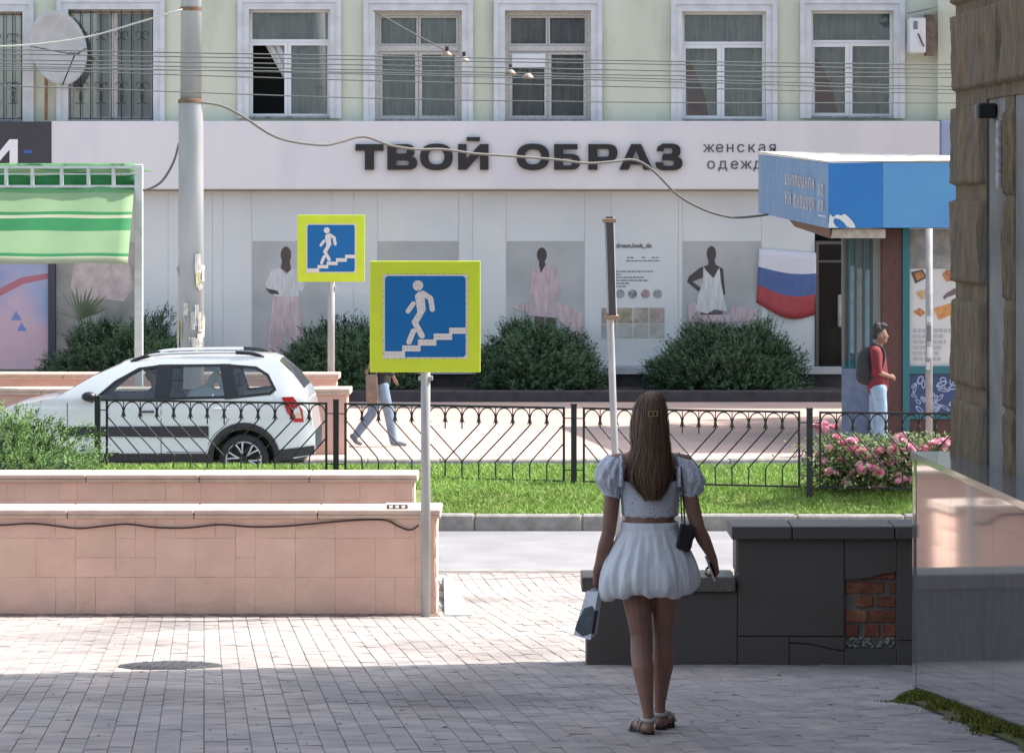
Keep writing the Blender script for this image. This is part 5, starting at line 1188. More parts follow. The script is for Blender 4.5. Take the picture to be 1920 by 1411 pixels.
def wheel(xw, s_):
    wy = CY+s_*.78; b = MB(); n = 36
    prof = [(.20, .09), (.26, .105), (.30, .10), (.322, .075), (.325, .0), (.322, -.075), (.30, -.10), (.22, -.09)]
    b.rings([[Wp_(xw+r_*math.cos(6.2832*j/n), wy+o_*s_, .325+r_*math.sin(6.2832*j/n)) for j in range(n)] for r_, o_ in prof], cap=(False, False)); wh = b.build('wheel', mat('tyre_rubber', (40, 40, 42), .85, (48, 48, 50), 20), car, True)
    b = MB(); b.rings([[Wp_(xw+r_*math.cos(6.2832*j/n), wy+o_*s_, .325+r_*math.sin(6.2832*j/n)) for j in range(n)] for r_, o_ in ((.235, .095), (.225, .088), (.21, .03), (.03, .02))], cap=(False, True)); b.build('rim_barrel', M_trimb, wh, True)
    b = MB(); M_al = mat('alloy', (200, 202, 204), .3, metal=.3)
    b.rings([[Wp_(xw+r_*math.cos(6.2832*j/n), wy+o_*s_, .325+r_*math.sin(6.2832*j/n)) for j in range(n)] for r_, o_ in ((.236, .094), (.234, .102), (.222, .10), (.218, .08))], cap=(False, False)); 
    for i in range(6):
        a = R(60*i+14)
        for da in (-.16, .16):
            p0 = Vector((.06*math.cos(a), .06*math.sin(a))); p1 = Vector((.15*math.cos(a+da*.9), .15*math.sin(a+da*.9))); p2 = Vector((.222*math.cos(a+da*1.35), .222*math.sin(a+da*1.35)))
            b.tube([Wp_(xw+p.x, wy+o_*s_, .325+p.y) for p, o_ in ((p0, .075), (p1, .088), (p2, .093))], [.013, .012, .014], 6)
    b.build('rim', M_al, wh, True)
    b = MB(); b.ellipsoid(Wp_(xw, wy+s_*.078, .325), (.05, .015, .05), 12, 6); b.build('hub', M_trimb, wh, True)
for xw in (RW, FW):
    for s_ in (-1, 1): wheel(xw, s_)
# interior
M_seat = mat('dark_seat', (72, 75, 80), .8)
for x, y_ in ((1.95, -.36), (1.95, .36), (1.15, -.4), (1.15, .4)):
    st = blob('seat', [(Wp_(x+.05, CY+y_-.16, .62), Wp_(x+.05, CY+y_+.16, .62), .12, .12), (Wp_(x+.45, CY+y_-.16, .62), Wp_(x+.45, CY+y_+.16, .62), .11, .11), (Wp_(x-.02, CY+y_-.15, 1.0), Wp_(x-.02, CY+y_+.15, 1.0), .10, .10), (Wp_(x, CY+y_, .62), Wp_(x-.02, CY+y_, 1.1), .16, .12)], [(Wp_(x-.06, CY+y_, 1.30), (.06, .13, .10))], M_seat, car, .03, 3)
b = MB(); b.ellipsoid(Wp_(3.0, CY, .98), (.35, .70, .14), 14, 8); b.build('dashboard', M_seat, car, True)
b = MB(); n = 20; b.tube([Wp_(2.62+.07*math.sin(6.2832*i/n), CY-.36+.18*math.cos(6.2832*i/n), 1.02+.16*math.sin(6.2832*i/n)) for i in range(n+1)], .014, 6); b.build('steering_wheel', M_trimb, car)
dv = thing('person', 'driver in a dark top seated inside the white car', 'person', Wp_(2.15, CY-.36, .7))
y_ = CY-.36
blob('body', [(Wp_(2.13, y_, 1.24), Wp_(2.15, y_, 1.34), .055, .05)], [(Wp_(2.17, y_, 1.42), (.095, .075, .118)), (Wp_(2.26, y_, 1.40), (.02, .016, .02))], mat('driver_skin', (176, 132, 112), .6), dv, .016, 2)  # even skin colour of the driver
blob('shirt', [(Wp_(2.2, y_, .72), Wp_(2.12, y_, 1.10), .15, .15), (Wp_(2.12, y_-.17, 1.16), Wp_(2.12, y_+.17, 1.16), .075, .075), (Wp_(2.12, y_-.2, 1.15), Wp_(2.28, y_-.22, .92), .055, .05), (Wp_(2.28, y_-.22, .92), Wp_(2.55, y_-.14, 1.05), .045, .035), (Wp_(2.12, y_+.2, 1.15), Wp_(2.28, y_+.22, .92), .055, .05), (Wp_(2.28, y_+.22, .92), Wp_(2.55, y_+.14, 1.05), .045, .035)], [], mat('driver_top', (64, 74, 92), .8), dv, .022, 3)
blob('hair', [], [(Wp_(2.145, y_, 1.455), (.095, .083, .10))], mat('dark_hair', (46, 38, 34), .6), dv, .016, 2)
b = MB()
blob_o = blob('white_jacket', [(Wp_(1.50, CY-.42, 1.16), Wp_(1.32, CY-.42, 1.42), .05, .05), (Wp_(1.32, CY-.42, 1.42), Wp_(1.18, CY-.42, 1.2), .045, .06), (Wp_(1.62, CY-.42, 1.12), Wp_(1.20, CY-.42, 1.12), .10, .09)], [(Wp_(1.45, CY-.42, 1.15), (.16, .08, .12))], mat('white_cloth_car', (210, 212, 214), .9), None, .025, 3)
tag(blob_o, 'white jacket hung over the rear seat inside the car', 'jacket')
# ------------------------------------------------------------------ junipers and roses
def juniper(label, px0, px1, ytop, Y, zb, depth, n, seed, c, leaf=1.0, grp='juniper bushes along the shop front'):
    x0, x1 = PX(px0, Y), PX(px1, Y); cx = (x0+x1)/2; rx = (x1-x0)/2*.93; H = PZ(ytop, Y)-zb
    t = thing('juniper_bush', label, 'bush', (cx, Y, zb), grp); rj = random.Random(seed)
    f = MB(); f.c = []
    def radius(d):  # lumpy outline
        return 1+.30*noise.noise(Vector((d.x*2.2+seed, d.y*2.2, d.z*2.6)))+.20*noise.noise(Vector((d.x*6, d.y*6+seed, d.z*6)))
    core = MB()
    rings = []
    for i in range(13):
        ph = math.pi*.5*(i/12); ring = []
        for j in range(26):
            th = 6.2832*j/26; d = Vector((math.cos(th)*math.cos(ph), math.sin(th)*math.cos(ph), math.sin(ph)))
            q = radius(d)*.80; ring.append((cx+d.x*rx*q, Y+d.y*depth*q, zb+max(.0, d.z)*H*.9*q))
        rings.append(ring)
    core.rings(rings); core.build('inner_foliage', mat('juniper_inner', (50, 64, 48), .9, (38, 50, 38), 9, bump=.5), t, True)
    st = MB()
    for i in range(9): a = 6.2832*i/9; st.tube([(cx, Y, zb-.1), (cx+math.cos(a)*rx*.4, Y+math.sin(a)*depth*.4, zb+.25*H), (cx+math.cos(a)*rx*.8, Y+math.sin(a)*depth*.8, zb+.45*H)], [.04, .03, .01], 5)
    st.build('stem', mat('juniper_stem', (84, 68, 54), .95), t)
    for i in range(n):
        th = rj.uniform(0, 6.2832); sz = rj.random()**.8*1.02-.04; cz = math.sqrt(max(0, 1-max(sz, 0)**2))
        d = Vector((math.cos(th)*cz, math.sin(th)*cz, sz)); q = radius(d)*rj.uniform(.74, .98)
        p = Vector((cx+d.x*rx*q, Y+d.y*depth*q, zb+.03+max(-.02, d.z)*H*q*.93))
        dr = Vector((d.x*1.0, d.y*1.0, d.z*.7+.45))+Vector((rj.gauss(0, .33), rj.gauss(0, .33), rj.gauss(0, .25))); dr.normalize()
        L = rj.uniform(.14, .30)*leaf*(1.5 if rj.random() < .04 else 1); k0 = 1+.3*noise.noise(p*1.7); s1 = dr.orthogonal().normalized(); s2 = dr.cross(s1)
        for m_ in range(11):
            u = m_/10; a = rj.uniform(0, 6.28); sd = s1*math.cos(a)+s2*math.sin(a)
            o = p+dr*(L*u); ln = (.095*(1-u)+.035)*leaf*rj.uniform(.7, 1.2); tip = o+(dr*.75+sd*.75).normalized()*ln; wv = dr.cross(sd)*(.011*leaf)
            mid = o.lerp(tip, .45)
            f.v += [tuple(o), tuple(mid+wv), tuple(tip), tuple(mid-wv)]; b0 = len(f.v)
            f.f.append((b0-4, b0-3, b0-2, b0-1)); f.m.append(0)
            tn = k0*rj.uniform(.7, 1.2)*(.85+.3*u); f.c += [(tn*rj.uniform(.9, 1.1), tn, tn*rj.uniform(.85, 1.05))]*4
    f.build('foliage', mat('juniper_leaf_%d' % c[0], c, .6, attr='tone'), t)
    return t
GD_ = (64, 94, 64)
juniper('dark juniper bush behind the lamp pole and the car', 84, 386, 604, 58.3, .27, 1.0, 3300, 1, GD_)
juniper('dark juniper bush between the far sign and the near sign', 502, 790, 616, 58.3, .27, 1.0, 3200, 2, GD_)
juniper('dark juniper bush below the poster of the figure in pink', 888, 1130, 616, 58.3, .27, 1.0, 3000, 3, GD_)
juniper('dark juniper bush below the flag and the figure with hand on hip', 1212, 1512, 612, 58.3, .27, 1.0, 3400, 4, GD_)
juniper('sunlit green juniper spreading at the left edge in front of the fence', -400, 240, 757, 36.2, .22, .95, 4200, 5, (94, 128, 62), .62, 'juniper bush on the verge')
# roses
bl = MB(); rr = random.Random(14)
for layer, (r_, h, n) in enumerate(((.043, .012, 7), (.036, .026, 6), (.026, .036, 5), (.014, .042, 4))):
    for i in range(n):
        a = 6.2832*i/n+layer*.5; d = Vector((math.cos(a), math.sin(a), 0)); s_ = Vector((-d.y, d.x, 0)); w_ = r_*.75
        bl.add([d*r_*.2+Vector((0, 0, -.005)), d*r_*.75-s_*w_+Vector((0, 0, h*.6)), d*r_*1.05+Vector((0, 0, h)), d*r_*.75+s_*w_+Vector((0, 0, h*.6))], [(0, 1, 2, 3)])
M_rose = [mat('rose_pink', (248, 196, 212), .6), mat('rose_deep_pink', (242, 164, 188), .6), mat('rose_pale', (232, 186, 186), .6), mat('rose_red', (206, 70, 76), .6)]
rose_me = []
for m_ in M_rose: me = bl.mesh('bloom'); me.materials.append(m_); rose_me.append(me)
spots = [(1538, 803), (1560, 802), (1580, 828), (1596, 828), (1560, 846), (1597, 842), (1612, 850), (1618, 844), (1540, 863), (1579, 864), (1620, 862), (1650, 845), (1662, 850), (1682, 822), (1692, 820), (1676, 842), (1712, 840), (1730, 846), (1712, 860), (1755, 832), (1763, 838), (1780, 822), (1790, 838), (1772, 830), (1565, 888), (1605, 885), (1622, 878), (1640, 866), (1655, 868), (1668, 866), (1650, 886), (1665, 895), (1685, 893), (1600, 920), (1646, 915), (1628, 888), (1612, 872), (1690, 862), (1700, 850), (1540, 800), (1640, 850), (1608, 890), (1675, 900), (1695, 900), (1720, 900), (1715, 880), (1735, 866), (1588, 900), (1634, 872)]
rbs = []
rlab = ['pink rose bush beside the fence post', 'pink rose bush below the standing young man', 'pink rose bush next to the polished plinth', 'pink rose bush furthest right behind the stone ledge']
for i, cxp in enumerate((1568, 1625, 1690, 1770)):
    Y = 36.7; x = PX(cxp, Y); rbs.append(thing('rose_bush', rlab[i], 'rose bush', (x, Y, zm(Y)), 'pink rose bushes on the verge'))
    f = MB(); f.c = []; st = MB()
    for k in range(16): a = rr.uniform(0, 6.28); st.tube([(x, Y, zm(Y)-.03), (x+.1*math.cos(a), Y+.1*math.sin(a), .55), (x+rr.uniform(.1, .24)*math.cos(a), Y+.3*math.sin(a), rr.uniform(.7, .95))], [.008, .006, .004], 5)
    st.build('stems', mat('rose_stem', (92, 104, 60), .8), rbs[-1])
    for k in range(2600):
        h = rr.random(); p = Vector((x+rr.gauss(0, .19), Y+rr.gauss(0, .17), zm(Y)+.0+.66*h**.8*(1-.4*min(1, abs(rr.gauss(0, .5))))))
        a = Vector((rr.gauss(0, 1), rr.gauss(0, 1), rr.gauss(0, .7))).normalized(); c_ = a.orthogonal().normalized(); s_ = rr.uniform(.018, .034)
        f.v += [tuple(p-a*s_), tuple(p+c_*s_*.55), tuple(p+a*s_), tuple(p-c_*s_*.55)]; b0 = len(f.v); f.f.append((b0-4, b0-3, b0-2, b0-1)); f.m.append(0)
        tn = rr.uniform(.6, 1.3); f.c += [(tn*rr.uniform(.9, 1.25), tn, tn*.9)]*4
    f.build('leaves', mat('rose_leaf', (92, 114, 66), .75, attr='tone'), rbs[-1])
for i, (px, py) in enumerate(spots):
    own = min(rbs, key=lambda o: abs(o.location.x-PX(px, 36.7)))
    for dx, dy in ((0, 0), (rr.uniform(-8, 8), rr.uniform(-6, 6)), (rr.uniform(-12, 12), rr.uniform(-9, 9))):
        Y = 36.7+rr.uniform(-.32, .1); q = P(px+dx, py+dy, Y); o = bpy.data.objects.new('bloom', rose_me[rr.choice([0, 0, 0, 1, 1, 2, 3 if i in (31, 30, 36) else 0])]); COL.objects.link(o)
        o.parent = own; o.location = q-own.location; s_ = rr.uniform(1.0, 1.55); o.scale = (s_, s_, s_); o.rotation_euler = (rr.uniform(.2, 1.2), rr.uniform(-.4, .4), rr.uniform(0, 6))
# ------------------------------------------------------------------ people
M_skin = mat('skin', (146, 108, 92), .5, (132, 97, 83), 12, subsurf=.15, coords='obj')
M_denim = mat('light_denim', (150, 172, 190), .85, (132, 154, 174), 9, bump=.1)
def hand(b0, wrist, knuck, curl, thumb, r=.0085):
    """palm capsules and five fingers; wrist->knuckle direction, curl = direction the fingers bend, thumb = side the thumb leaves"""
    wrist, knuck, curl, thumb = Vector(wrist), Vector(knuck), Vector(curl).normalized(), Vector(thumb).normalized(); d = (knuck-wrist).normalized(); out = []
    for k in (-1.2, -.4, .4, 1.2): out.append((wrist+thumb*(.010*k), knuck+thumb*(.017*k), .016, .0115))
    for k, L in ((1.25, .068), (.42, .076), (-.42, .072), (-1.25, .056)):
        a = knuck+thumb*(.019*k); m1 = a+(d*.75+curl*.55).normalized()*L*.45; m2 = m1+(d*.1+curl*1.0).normalized()*L*.32; m3 = m2+(curl*.7-d*.7).normalized()*L*.25
        out += [(a, m1, r*1.06, r), (m1, m2, r, r*.92), (m2, m3, r*.92, r*.8)]
    a = wrist.lerp(knuck, .3)+thumb*.022; m1 = a+(d*.6+thumb*.55+curl*.3).normalized()*.036; m2 = m1+(d*.6+curl*.7-thumb*.1).normalized()*.03
    return out+[(wrist.lerp(knuck, .15)+thumb*.006, a, .015, .0115), (a, m1, .0115, .0095), (m1, m2, .0095, .0078)]
WB = Vector((PX(1218, 15.9), 15.9, zg(15.9)))
wm = thing('person', 'woman in white crop top and puffy white skirt walking away', 'person', WB)
def W(x, y, z): return WB+Vector((x, y, z))
caps = []
def chain(pts): # [(point, radius)...]
    for (a, ra), (c_, rc) in zip(pts[:-1], pts[1:]): caps.append((a, c_, ra, rc))
chain([(W(-.078, .0, .86), .088), (W(-.072, -.005, .72), .079), (W(-.052, -.01, .58), .064), (W(-.045, -.015, .48), .051), (W(-.043, -.045, .40), .054), (W(-.036, -.075, .33), .055), (W(-.024, -.095, .22), .040), (W(-.012, -.112, .12), .028), (W(-.010, -.118, .07), .030)])
chain([(W(.086, .0, .86), .088), (W(.082, .02, .72), .079), (W(.074, .05, .58), .064), (W(.071, .07, .48), .051), (W(.073, .065, .40), .054), (W(.071, .07, .33), .055), (W(.062, .09, .22), .040), (W(.056, .105, .12), .028), (W(.056, .11, .065), .030)])
chain([(W(-.010, -.145, .042), .029), (W(-.030, -.06, .040), .030), (W(-.058, .035, .028), .032), (W(-.066, .075, .024), .022)])
chain([(W(.058, .085, .030), .029), (W(.075, .17, .030), .030), (W(.098, .26, .016), .032), (W(.105, .30, .012), .022)])
for k in range(5):
    caps.append((W(-.086+.013*k, .06, .018), W(-.092+.014*k, .098-.006*abs(k-3), .015), .010, .008)); caps.append((W(.078+.013*k, .285, .008), W(.082+.014*k, .325-.006*abs(k-1), .004), .010, .008))
ells = [(W(0, .0, .90), (.168, .115, .12)), (W(0, .0, 1.04), (.128, .088, .12)), (W(0, .012, 1.22), (.136, .098, .15)), (W(0, .03, 1.563), (.070, .092, .108)), (W(0, .10, 1.52), (.045, .035, .05)), (W(0, .126, 1.555), (.012, .018, .018)), (W(-.074, .03, 1.56), (.010, .02, .03)), (W(.074, .03, 1.56), (.010, .02, .03))]
caps += [(W(-.145, .0, 1.335), W(.145, .0, 1.335), .050, .050), (W(0, .0, 1.34), W(0, .015, 1.47), .052, .047), (W(-.08, 0, 1.37), W(0, 0, 1.41), .035, .045), (W(.08, 0, 1.37), W(0, 0, 1.41), .035, .045)]
LW, LK = W(-.262, .045, .795), W(-.264, .055, .727)
RW_, RK = W(.322, .055, .850), W(.336, .078, .785)
chain([(W(-.168, .0, 1.335), .047), (W(-.182, -.005, 1.20), .042), (W(-.196, -.015, 1.06), .038), (W(-.205, -.018, .985), .035), (W(-.222, .0, .92), .036), (W(-.248, .03, .83), .025), (LW, .020)])
chain([(W(.168, .0, 1.335), .047), (W(.192, -.02, 1.20), .042), (W(.220, -.035, 1.08), .038), (W(.240, -.04, 1.01), .035), (W(.268, -.01, .955), .036), (W(.306, .035, .88), .025), (RW_, .020)])
caps += hand(None, LW, LK, (.65, .5, 0), (.35, .9, 0)); caps += hand(None, RW_, RK, (-.75, .25, .1), (-.25, .95, 0))
blob('body', caps, ells, M_skin, wm, .0062, 4)
# skirt
M_skirt = mat('white_cotton_skirt', (224, 226, 228), .85, (215, 218, 222), 14, coords='obj', bump=.6, bscale=16, stretch=(1.6, 1.6, .45)); rs = random.Random(22)
prof = [(1.040, .140, .100, 0), (1.012, .142, .103, 0), (1.008, .146, .108, .15), (.965, .165, .130, .35), (.92, .190, .155, .5), (.87, .214, .178, .7), (.82, .235, .198, .9), (.775, .247, .208, 1), (.735, .250, .205, 1.1), (.708, .238, .192, 1.1), (.692, .215, .172, 1.0), (.690, .190, .150, .8), (.71, .165, .13, .5)]
n = 144; rings = []
for z, a, d, f in prof:
    ring = []
    for j in range(n):
        th = 6.2832*j/n; fold = .002*math.sin(th*23+4*math.sin(th*3)+2.5*noise.noise(Vector((math.cos(th)*2, math.sin(th)*2, z*5))))+.026*noise.noise(Vector((math.cos(th)*5.5+9, math.sin(th)*5.5, z*2.2)))+.009*noise.noise(Vector((math.cos(th)*12, math.sin(th)*12+4, z*5.5)))+.0015*math.sin(th*31+3*math.sin(th*2))+.022*noise.noise(Vector((math.cos(th)*3.5, math.sin(th)*3.5, z*6)))+.016*noise.noise(Vector((math.cos(th)*9, math.sin(th)*9, z*11)))
        low = .5+.9*noise.noise(Vector((math.cos(th)*6, math.sin(th)*6, 8.8))); lob = noise.noise(Vector((math.cos(th)*2.1, math.sin(th)*2.1, 4.4)))
        rr_ = 1+f*fold/a*.9; zz = z-(max(0, .80-z)/.1)*(.026*low+.045*lob)*f*.55
        if z < .8 and math.cos(th) < -.55: zz -= .030*(.8-z)/.1*(-math.cos(th)-.55)/.45
        x = a*rr_*math.cos(th); y = d*rr_*math.sin(th)
        ring.append(W(x+.002, y+.0, zz))
    rings.append(ring)
b = MB(); b.rings(rings, cap=(False, False)); o = b.build('skirt', M_skirt, wm, True); m_ = o.modifiers.new('s', 'SUBSURF'); m_.levels = 1; m_.render_levels = 1
b = MB(); b.rings([[W(a*math.cos(6.2832*j/48), d*math.sin(6.2832*j/48), z) for j in range(48)] for z, a, d in ((1.008, .145, .106), (1.042, .143, .103), (1.044, .138, .098))], cap=(False, False)); b.build('waistband', M_skirt, wm, True)
# crop top
M_top = bpy.data.materials.new('floral_white_cotton'); M_top.use_nodes = True; nn = M_top.node_tree; pb = nn.nodes['Principled BSDF']; pb.inputs['Roughness'].default_value = .85
tc = nn.nodes.new('ShaderNodeTexCoord'); vo = nn.nodes.new('ShaderNodeTexVoronoi'); vo.inputs['Scale'].default_value = 58; nn.links.new(tc.outputs['Object'], vo.inputs['Vector'])
rp2 = nn.nodes.new('ShaderNodeValToRGB'); rp2.color_ramp.interpolation = 'LINEAR'; rp2.color_ramp.elements[0].position = .16; rp2.color_ramp.elements[0].color = lin((132, 126, 146))+(1,); rp2.color_ramp.elements[1].position = .26; rp2.color_ramp.elements[1].color = lin((206, 210, 218))+(1,)
nn.links.new(vo.outputs['Distance'], rp2.inputs[0]); nn.links.new(rp2.outputs[0], pb.inputs['Base Color'])
rings = []
for z, a, d in ((1.070, .133, .094), (1.075, .137, .098), (1.085, .138, .099), (1.12, .140, .104), (1.17, .145, .109), (1.215, .149, .111), (1.235, .150, .110), (1.238, .145, .104)):
    rings.append([W(a*math.cos(t_)*(1+.012*math.sin(t_*21+z*30)), .008+d*math.sin(t_)*(1+.012*math.sin(t_*21+z*30)), z+(.035*max(0, abs(math.cos(t_))-.55) if z > 1.2 else 0)-(.0025*math.sin(t_*13) if z < 1.08 else 0)) for t_ in [6.2832*j/72 for j in range(72)]])
b = MB(); b.rings(rings, cap=(False, False)); b.build('crop_top', M_top, wm, True)
for s_ in (-1, 1):
    rings = []; C0 = Vector((s_*.160, 0, 1.362)); C1 = Vector((s_*.192, -.01, 1.172)); ax_ = (C1-C0)
    for i in range(15):
        u = i/14; c_ = C0+ax_*u+Vector((s_*.022*math.sin(math.pi*u), 0, 0)); r_ = .040+.036*math.sin(math.pi*min(1, u*.9+.10))**.75; r_ = r_ if u < .93 else .050; ring = []
        for j in range(48):
            th = 6.2832*j/48; wr = .007*math.sin(th*9+u*5)+.006*math.sin(th*15-u*9)+.008*noise.noise(Vector((math.cos(th)*7, math.sin(th)*7+s_*3, u*14)))+.010*noise.noise(Vector((math.cos(th)*3, math.sin(th)*3+s_*5, u*5)))
            q = r_+wr*math.sin(math.pi*u)**.6; ring.append(WB+c_+Vector((math.cos(th)*q*.92, math.sin(th)*q*1.1, -s_*math.cos(th)*q*.25*s_*s_*s_)))
        rings.append(ring)
    b = MB(); b.rings(rings, cap=(True, False)); o = b.build('puff_sleeve', M_top, wm, True)
    b = MB(); b.tube([W(s_*.136, -.035, 1.375), W(s_*.140, -.075, 1.33), W(s_*.142, -.095, 1.26), W(s_*.139, -.104, 1.16), W(s_*.133, -.098, 1.08)], .0045, 5); b.build('piping', mat('grey_piping', (128, 130, 142), .8), wm)
    b = MB(); b.tube([W(s_*.135, .05, 1.34), W(s_*.142, .0, 1.372), W(s_*.143, -.045, 1.355), W(s_*.144, -.085, 1.29), W(s_*.143, -.105, 1.225)], .011, 6, flat=1.4); b.build('shoulder_strap', M_top, wm, True)
# hair
M_hair = mat('brown_hair', (106, 83, 65), .5, attr='tone', spec=.35)
hp = [(1.690, .008, .012, .02, .02), (1.678, .008, .034, .015, .050), (1.652, .006, .055, .012, .086), (1.61, .003, .073, .008, .106), (1.545, .0, .083, -.005, .108), (1.47, .0, .087, -.035, .085), (1.42, .005, .088, -.060, .060), (1.36, .002, .093, -.085, .042), (1.30, -.005, .095, -.102, .034), (1.25, -.002, .087, -.112, .028), (1.215, .004, .066, -.116, .024), (1.185, .007, .036, -.118, .018)]
def hring(k, m=64, grow=0):
    z, cx_, a, cy_, d = hp[k]; out = []
    for j in range(m):
        t_ = 6.2832*j/m; q = 1+.03*math.sin(t_*11+k*.6)+.025*math.sin(t_*23+k*.9); out.append(W(cx_+(a*q-.006+grow)*math.cos(t_), cy_+(d*q-.006+grow)*math.sin(t_), z-.012*math.sin(t_*7+.6)*(1 if k > 9 else 0)))
    return out
b = MB(); b.rings([hring(k) for k in range(len(hp))]); b.c = []
for v in b.v: b.c.append((.72, .72, .72))
hr = b.build('hair', M_hair, wm, True)
b = MB(); b.c = []; rh = random.Random(77)
for i in range(1500):
    t0 = rh.uniform(0, 6.2832); tn = rh.uniform(.55, 1.35)*(1.15 if rh.random() < .25 else 1); wv = rh.uniform(.0012, .0028); dt = rh.gauss(0, .2); ph = rh.uniform(0, 6.28); g0 = rh.uniform(-.002, .006) if rh.random() < .8 else rh.uniform(.004, .014); k1 = len(hp)-1-(rh.random() < .35)-(rh.random() < .1)*2
    k_s = rh.choice([0, 1, 1, 2, 3]); prev = None; out_ = rh.random() < .045
    for k in range(k_s, k1+1):
        z, cx_, a, cy_, d = hp[k]; tt = t0+dt*math.sin(k*.7+ph)*.5; gr = g0+(.018*max(0, k-4)/6 if out_ else 0)
        if k > 5 and math.sin(tt) > .3: tt = -tt
        p = W(cx_+(a+gr)*math.cos(tt)+.005*math.sin(k*.9+ph), cy_+(d+gr)*math.sin(tt), z+(rh.uniform(-.03, .01) if k == k1 else 0)); sd = Vector((-math.sin(tt), math.cos(tt), 0))*wv*(.4 if k == k1 else 1)
        b.v += [tuple(p-sd), tuple(p+sd)]; b.c += [(tn, tn*.98, tn*.94)]*2
        if prev is not None: m_ = len(b.v); b.f.append((m_-4, m_-3, m_-1, m_-2)); b.m.append(0)
        prev = 1
b.build('hair_strands', M_hair, hr, True)
b = MB(); M_gold = mat('gold_clip', (196, 176, 130), .3, metal=.6)
q = Vector((.012, -.112, 1.586))
for x0, x1, z0, z1 in ((-.024, .024, .010, .014), (-.024, .024, -.014, -.010), (-.024, -.019, -.010, .010), (.019, .024, -.010, .010), (-.003, .002, -.010, .010)): b.box(WB.x+q.x+x0, WB.x+q.x+x1, WB.y+q.y-.008, WB.y+q.y, WB.z+q.z+z0, WB.z+q.z+z1)
b.build('hair_clip', M_gold, hr)
# sandals
M_sole = mat('dark_sole', (44, 36, 32), .7); M_strap = mat('white_strap', (186, 178, 170), .6)
for pts, hx, anky, s_ in ((((-.010, -.158), (-.022, -.06), (-.058, .04), (-.075, .115)), -.010, -.118, -1), (((.058, .07), (.072, .17), (.098, .265), (.108, .345)), .056, .11, 1)):
    b = MB(); wd = [.028, .030, .042, .030]; L_, R_ = [], []
    for i, (x, y) in enumerate(pts):
        nx = Vector((pts[min(i+1, 3)][1]-pts[max(i-1, 0)][1], -(pts[min(i+1, 3)][0]-pts[max(i-1, 0)][0]))).normalized(); L_.append((x-nx.x*wd[i], y-nx.y*wd[i])); R_.append((x+nx.x*wd[i], y+nx.y*wd[i]))
    ol = L_+R_[::-1]; m_ = len(ol)
    zf = lambda y: zg(15.9+y)-WB.z
    b.add([W(x, y, zf(y)+.002) for x, y in ol]+[W(x, y, zf(y)+.018) for x, y in ol], [tuple(range(m_))[::-1], tuple(range(m_, 2*m_))]+[(i, (i+1) % m_, m_+(i+1) % m_, m_+i) for i in range(m_)]); sd_ = b.build('sandal', M_sole, wm)
    b = MB(); zc = .085 if s_ < 0 else .078; b.tube([W(hx+.033*math.cos(6.2832*i/16), anky+.034*math.sin(6.2832*i/16), zc+.008*math.sin(6.2832*i/16)) for i in range(17)], .0075, 6, flat=1.6)
    for e in (-1, 1): b.tube([W(hx+e*.032, anky, zc), W(pts[1][0]+e*.032, pts[1][1]-.03, .045), W(pts[1][0]+e*.034, pts[1][1], .02)], .006, 6)
    b.build('ankle_strap', M_strap, sd_, True); x2, y2 = pts[2]; b = MB(); b.tube([W(x2-.042, y2, .008), W(x2-.030, y2, .045), W(x2, y2, .063), W(x2+.030, y2, .045), W(x2+.042, y2, .008)], .009, 6, flat=2.0); b.build('toe_strap', M_strap, sd_, True)
    b = MB()
    for i in range(7): a = 6.2832*i/7; b.ellipsoid(W(hx+s_*.045+.012*math.cos(a), anky+.03, .06+.014*math.sin(a)), (.010, .008, .010), 6, 4)
    b.build('strap_flower', M_strap, sd_, True)
# things she carries
def WP(px, py, dy=0): return P(px, py, 15.9+dy)
bag = thing('paper_bag', 'small white carrier bag with a dark print held in the woman\'s left hand', 'bag', WP(1100, 1198, .05))
nt_, nb_ = WP(1121, 1109, .0), WP(1107, 1199, .0); lt, lb_ = WP(1100, 1107, .07), WP(1075, 1190, .07); rt_, rb2 = WP(1130, 1107, .05), WP(1119, 1187, .05); bt_, bb_ = lt+rt_-nt_, lb_+rb2-nb_
b = MB(); b.add([nb_, lb_, bb_, rb2, nt_, lt, bt_, rt_], [(0, 1, 2, 3), (0, 4, 5, 1), (0, 3, 7, 4), (3, 2, 6, 7), (2, 1, 5, 6)]); o = b.build('bag_body', mat('white_paper', (204, 208, 214), .6), bag, normals=True); o.modifiers.new('s', 'SOLIDIFY').thickness = .0012
def fpt(a, c_, d, e, u, v): return a.lerp(c_, u).lerp(d.lerp(e, u), v)
b = MB(); e_ = Vector((-.001, -.0025, 0)); f1 = lambda u, v: fpt(nb_, lb_, nt_, lt, u, v)+e_; e2 = Vector((.002, -.0015, 0)); f2 = lambda u, v: fpt(nb_, rb2, nt_, rt_, u, v)+e2
b.add([f1(0, .14), f1(.5, .03), f1(1, .12), f1(1, .3), f1(.8, .62), f1(.25, .70), f1(0, .60)], [tuple(range(7))]); b.add([f2(0, .14), f2(.55, .05), f2(.6, .55), f2(0, .62)], [(0, 1, 2, 3)]); b.build('dark_print', mat('dark_print', (48, 58, 66), .6, (62, 74, 82), 20), bag)
for a, c_ in ((nt_, lt), (rt_, bt_)):
    p, q = a.lerp(c_, .25), a.lerp(c_, .75); m_ = W(-.262, .04, .705); b = MB(); b.tube([p, p.lerp(m_, .6)+Vector((.004, 0, .005)), m_, q.lerp(m_, .6)+Vector((-.004, 0, .005)), q], .0028, 5); b.build('handle', mat('cord_handle', (186, 170, 168), .7), bag)
hb = thing('handbag', 'small black shoulder bag hanging at the woman\'s right hip', 'handbag', WP(1290, 1028, .0))
def obox(c, u, v, w_): return [c+u*a+v*b_+w_*d for d in (-1, 1) for a, b_ in ((-1, -1), (1, -1), (1, 1), (-1, 1))]
